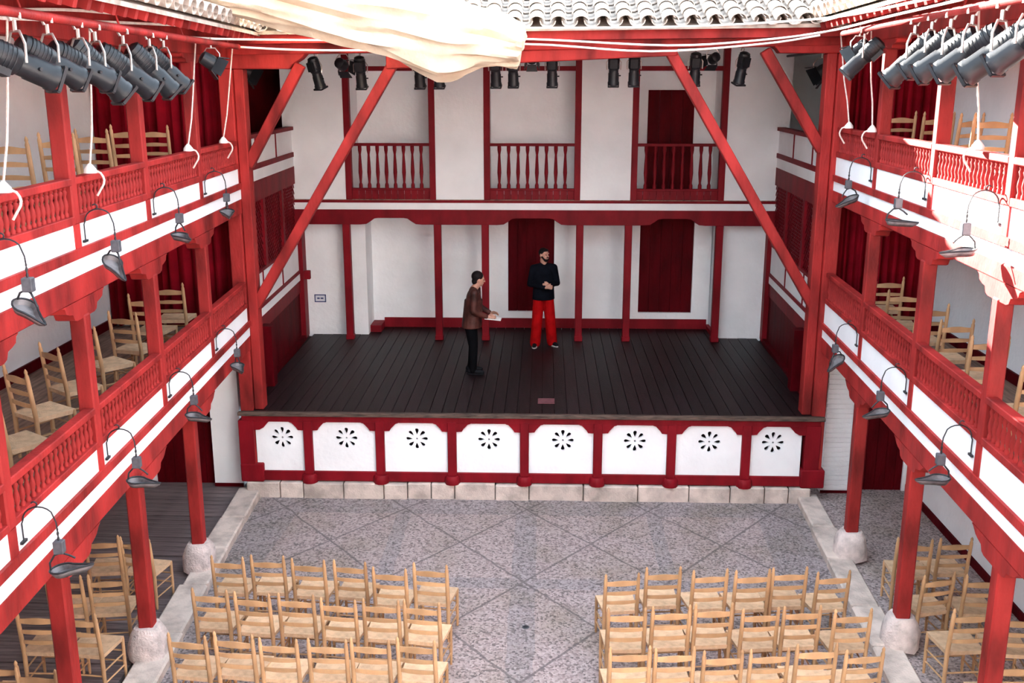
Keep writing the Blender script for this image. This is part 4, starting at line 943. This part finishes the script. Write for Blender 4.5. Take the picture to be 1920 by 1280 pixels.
def person(loc, rotz, label, P, jm, tm, hl):
    t = thing('person', label, 'person', loc, rotz)
    put = lambda nm, me, m: obj(nm, me, m, t, Mx=TM[t.name])
    b = MB()
    H = Matrix.Rotation(P['headyaw'], 3, 'Z') @ Matrix.Rotation(P.get('headpitch', 0), 3, 'X')
    hc = Vector(P['head']); ck = Vector(P['chest']); pv = Vector(P['pelvis'])
    head(b, hc, H); nb = ck+Vector((0, .0, .17)); b.cone(hc+Vector((0, -.02, -.09)), nb, .052, .06)
    b.ell(ck, (.155, .10, .17), 14, 10); b.ell(pv, (.145, .10, .12), 14, 10); b.cone(ck, pv, .115, .115)
    for sx, sd in ((-1, 'L'), (1, 'R')):
        sh = Vector(P['sh'+sd]); el = Vector(P['el'+sd]); wr = Vector(P['wr'+sd]); hp = pv+Vector((sx*.085, 0, -.04)); kn = Vector(P['kn'+sd]); an = Vector(P['an'+sd])
        b.cone(ck+Vector((sx*.06, 0, .12)), sh, .07, .052); b.cone(sh, el, .048, .037); b.cone(el, wr, .037, .026)
        b.cone(hp, kn, .085, .056); b.cone(kn, an, .052, .036); fd = Vector(P['ft'+sd]); b.cone(an-Vector((0, 0, .045)), an+fd*.14-Vector((0, 0, .055)), .032, .028)
        hd = P['hand'+sd]; hand(b, wr, hd[0], hd[1], hd[2], hd[3])
    put('body', blob('body', b, .0065, 3), 'skin')
    # hair
    hr = MB(); hr.ell(hc+H @ Vector((0, -.022, .036)), (.083, .092, .092), 16, 12, H)
    if P.get('mop'):
        hr.ell(hc+H @ Vector((0, -.03, .045)), (.092, .10, .092), 16, 12, H)
        hr.ell(hc+H @ Vector((0, -.06, -.035)), (.07, .05, .065), 12, 8, H)
    else: hr.ell(hc+H @ Vector((0, .03, .085)), (.06, .05, .03), 12, 8, H)
    put('hair', blob('hair', hr, .009, 3), 'hair')
    if P.get('beard'):
        bd = MB(); bd.ell(hc+H @ Vector((0, .048, -.088)), (.048, .040, .034), 12, 8, H)
        for sx in (-1, 1): bd.cone(hc+H @ Vector((sx*.066, .012, -.03)), hc+H @ Vector((sx*.04, .055, -.085)), .016, .02)
        bd.cone(hc+H @ Vector((-.024, .094, -.040)), hc+H @ Vector((.024, .094, -.040)), .009, .009)
        put('beard', blob('beard', bd, .007, 2), 'hair')
    ey = MB()
    for sx in (-1, 1): ey.ell(hc+H @ Vector((sx*.031, .079, .006)), (.011, .008, .008), 8, 6, H)
    put('eyes', ey.mesh('eyes'), 'eye')
    # jacket
    j = MB(); hem = Vector(P['hem'])
    j.ell(ck, (.175, .125, .185), 14, 10); j.cone(ck-Vector((0, 0, .05)), hem+Vector((0, 0, .12)), .14, .135); j.ecyl(hem-Vector((0, 0, .06)), ck, .207, P.get('bulk', .145), .178, P.get('bulk', .145)-.015)
    j.ell((ck+hem)/2, (.165, .125, .17), 14, 10)
    j.cone(nb+Vector((-.03, 0, -.015)), nb+Vector((.03, 0, -.015)), .066, .066)
    for sx, sd in ((-1, 'L'), (1, 'R')):
        sh = Vector(P['sh'+sd]); el = Vector(P['el'+sd]); wr = Vector(P['wr'+sd])
        j.cone(ck+Vector((sx*.06, 0, .12)), sh, .085, .072); j.cone(sh, el, .070, .056); j.cone(el, el.lerp(wr, .92), .056, .042)
    put('jacket', blob('jacket', j, .011, 4), jm)
    # trousers
    q = MB(); lw = P['legw']
    q.ell(pv, (.165, .125, .13), 14, 10)
    for sx, sd in ((-1, 'L'), (1, 'R')):
        hp = pv+Vector((sx*.085, 0, -.04)); kn = Vector(P['kn'+sd]); an = Vector(P['an'+sd])
        q.cone(hp, kn, .105, lw[0]); q.cone(kn, an+Vector((0, 0, -.02)), lw[0], lw[1])
    put('trousers', blob('trousers', q, .011, 4), tm)
    for sx, sd in ((-1, 'L'), (1, 'R')):
        an = Vector(P['an'+sd]); fd = Vector(P['ft'+sd]).normalized(); g = Vector((an.x, an.y, 0))
        s_ = MB(); s_.cone(g-fd*.05+Vector((0, 0, .055)), g+fd*.08+Vector((0, 0, .045)), .045, .042); s_.cone(g+fd*.08+Vector((0, 0, .045)), g+fd*.16+Vector((0, 0, .038)), .042, .034); s_.cone(g-fd*.03+Vector((0, 0, .06)), g-fd*.02+Vector((0, 0, .10)), .043, .043)
        sh_ = blob('shoe', s_, .009, 2); so_ = put('shoe', sh_, 'shoe')
        pr_ = MB(); sdv = Vector((-fd.y, fd.x, 0)); ol = [(-.095, .03), (-.05, .042), (.05, .047), (.13, .043), (.18, .022), (.19, 0)]
        poly = [(a, b_) for a, b_ in ol]+[(a, -b_) for a, b_ in reversed(ol[:-1])]
        pr_.prism(poly, lambda a, b_, c_: g+fd*a+sdv*b_+Vector((0, 0, c_)), .0, .022)
        so2 = obj('sole', pr_.mesh('sole'), hl, so_, Mx=TM[t.name])
    return t
# person on the left: faces stage right (+X), leaning in, reading papers
PA = dict(headyaw=.25, headpitch=-.18, head=(.0, .12, 1.57), chest=(0, .035, 1.24), pelvis=(0, -.02, .90), hem=(0, .0, .84),
          shL=(-.185, .07, 1.37), elL=(-.20, .10, 1.09), wrL=(-.10, .30, .99), handL=((.25, .95, .1), (-.6, 0, .8), (.8, 0, .6), .5),
          shR=(.185, .06, 1.37), elR=(.22, .05, 1.08), wrR=(.12, .26, .97), handR=((-.25, .95, .05), (.6, 0, .8), (-.8, 0, .6), .5),
          knL=(-.09, .02, .47), anL=(-.085, -.02, .09), ftL=(-.1, 1, 0), knR=(.09, .03, .47), anR=(.09, .02, .09), ftR=(.12, 1, 0), legw=(.078, .062), mop=True, bulk=.165)
person((-.98, 2.09, HS+.002), -PI/2, 'person in a brown leather jacket and black trousers reading from papers on stage', PA, 'leather', 'blackcloth', 'shoe')
pp = MB()
for k in range(2):
    z = HS+.945+.006*k
    pp.hexa([(-.76, 1.93, z), (-.50, 1.95, z-.03), (-.49, 2.15, z-.028), (-.75, 2.13, z+.002), (-.76, 1.93, z+.003), (-.50, 1.95, z-.027), (-.49, 2.15, z-.025), (-.75, 2.13, z+.005)])
tag(obj('paper_sheets', pp, 'paper'), 'white sheets of paper held by the person in brown leather', 'paper')
# bearded person with clasped hands
PB = dict(headyaw=.55, headpitch=0, head=(.0, .03, 1.685), chest=(0, 0, 1.33), pelvis=(0, -.01, .96), hem=(0, 0, .93),
          shL=(-.185, 0, 1.44), elL=(-.25, .0, 1.16), wrL=(-.06, .21, 1.17), handL=((.95, .25, .05), (0, .9, .3), (0, -.2, .95), .7),
          shR=(.185, 0, 1.44), elR=(.25, .0, 1.16), wrR=(.02, .25, 1.13), handR=((-.95, .25, .1), (0, .9, .3), (0, -.2, .95), .7),
          knL=(-.12, .03, .50), anL=(-.17, -.02, .09), ftL=(-.35, 1, 0), knR=(.12, .03, .50), anR=(.15, .0, .09), ftR=(.35, 1, 0), legw=(.098, .098), beard=True)
person((.19, 3.9, HS+.002), math.radians(193), 'bearded person in navy jacket and red trousers with clasped hands on stage', PB, 'navy', 'redcloth', 'sole')
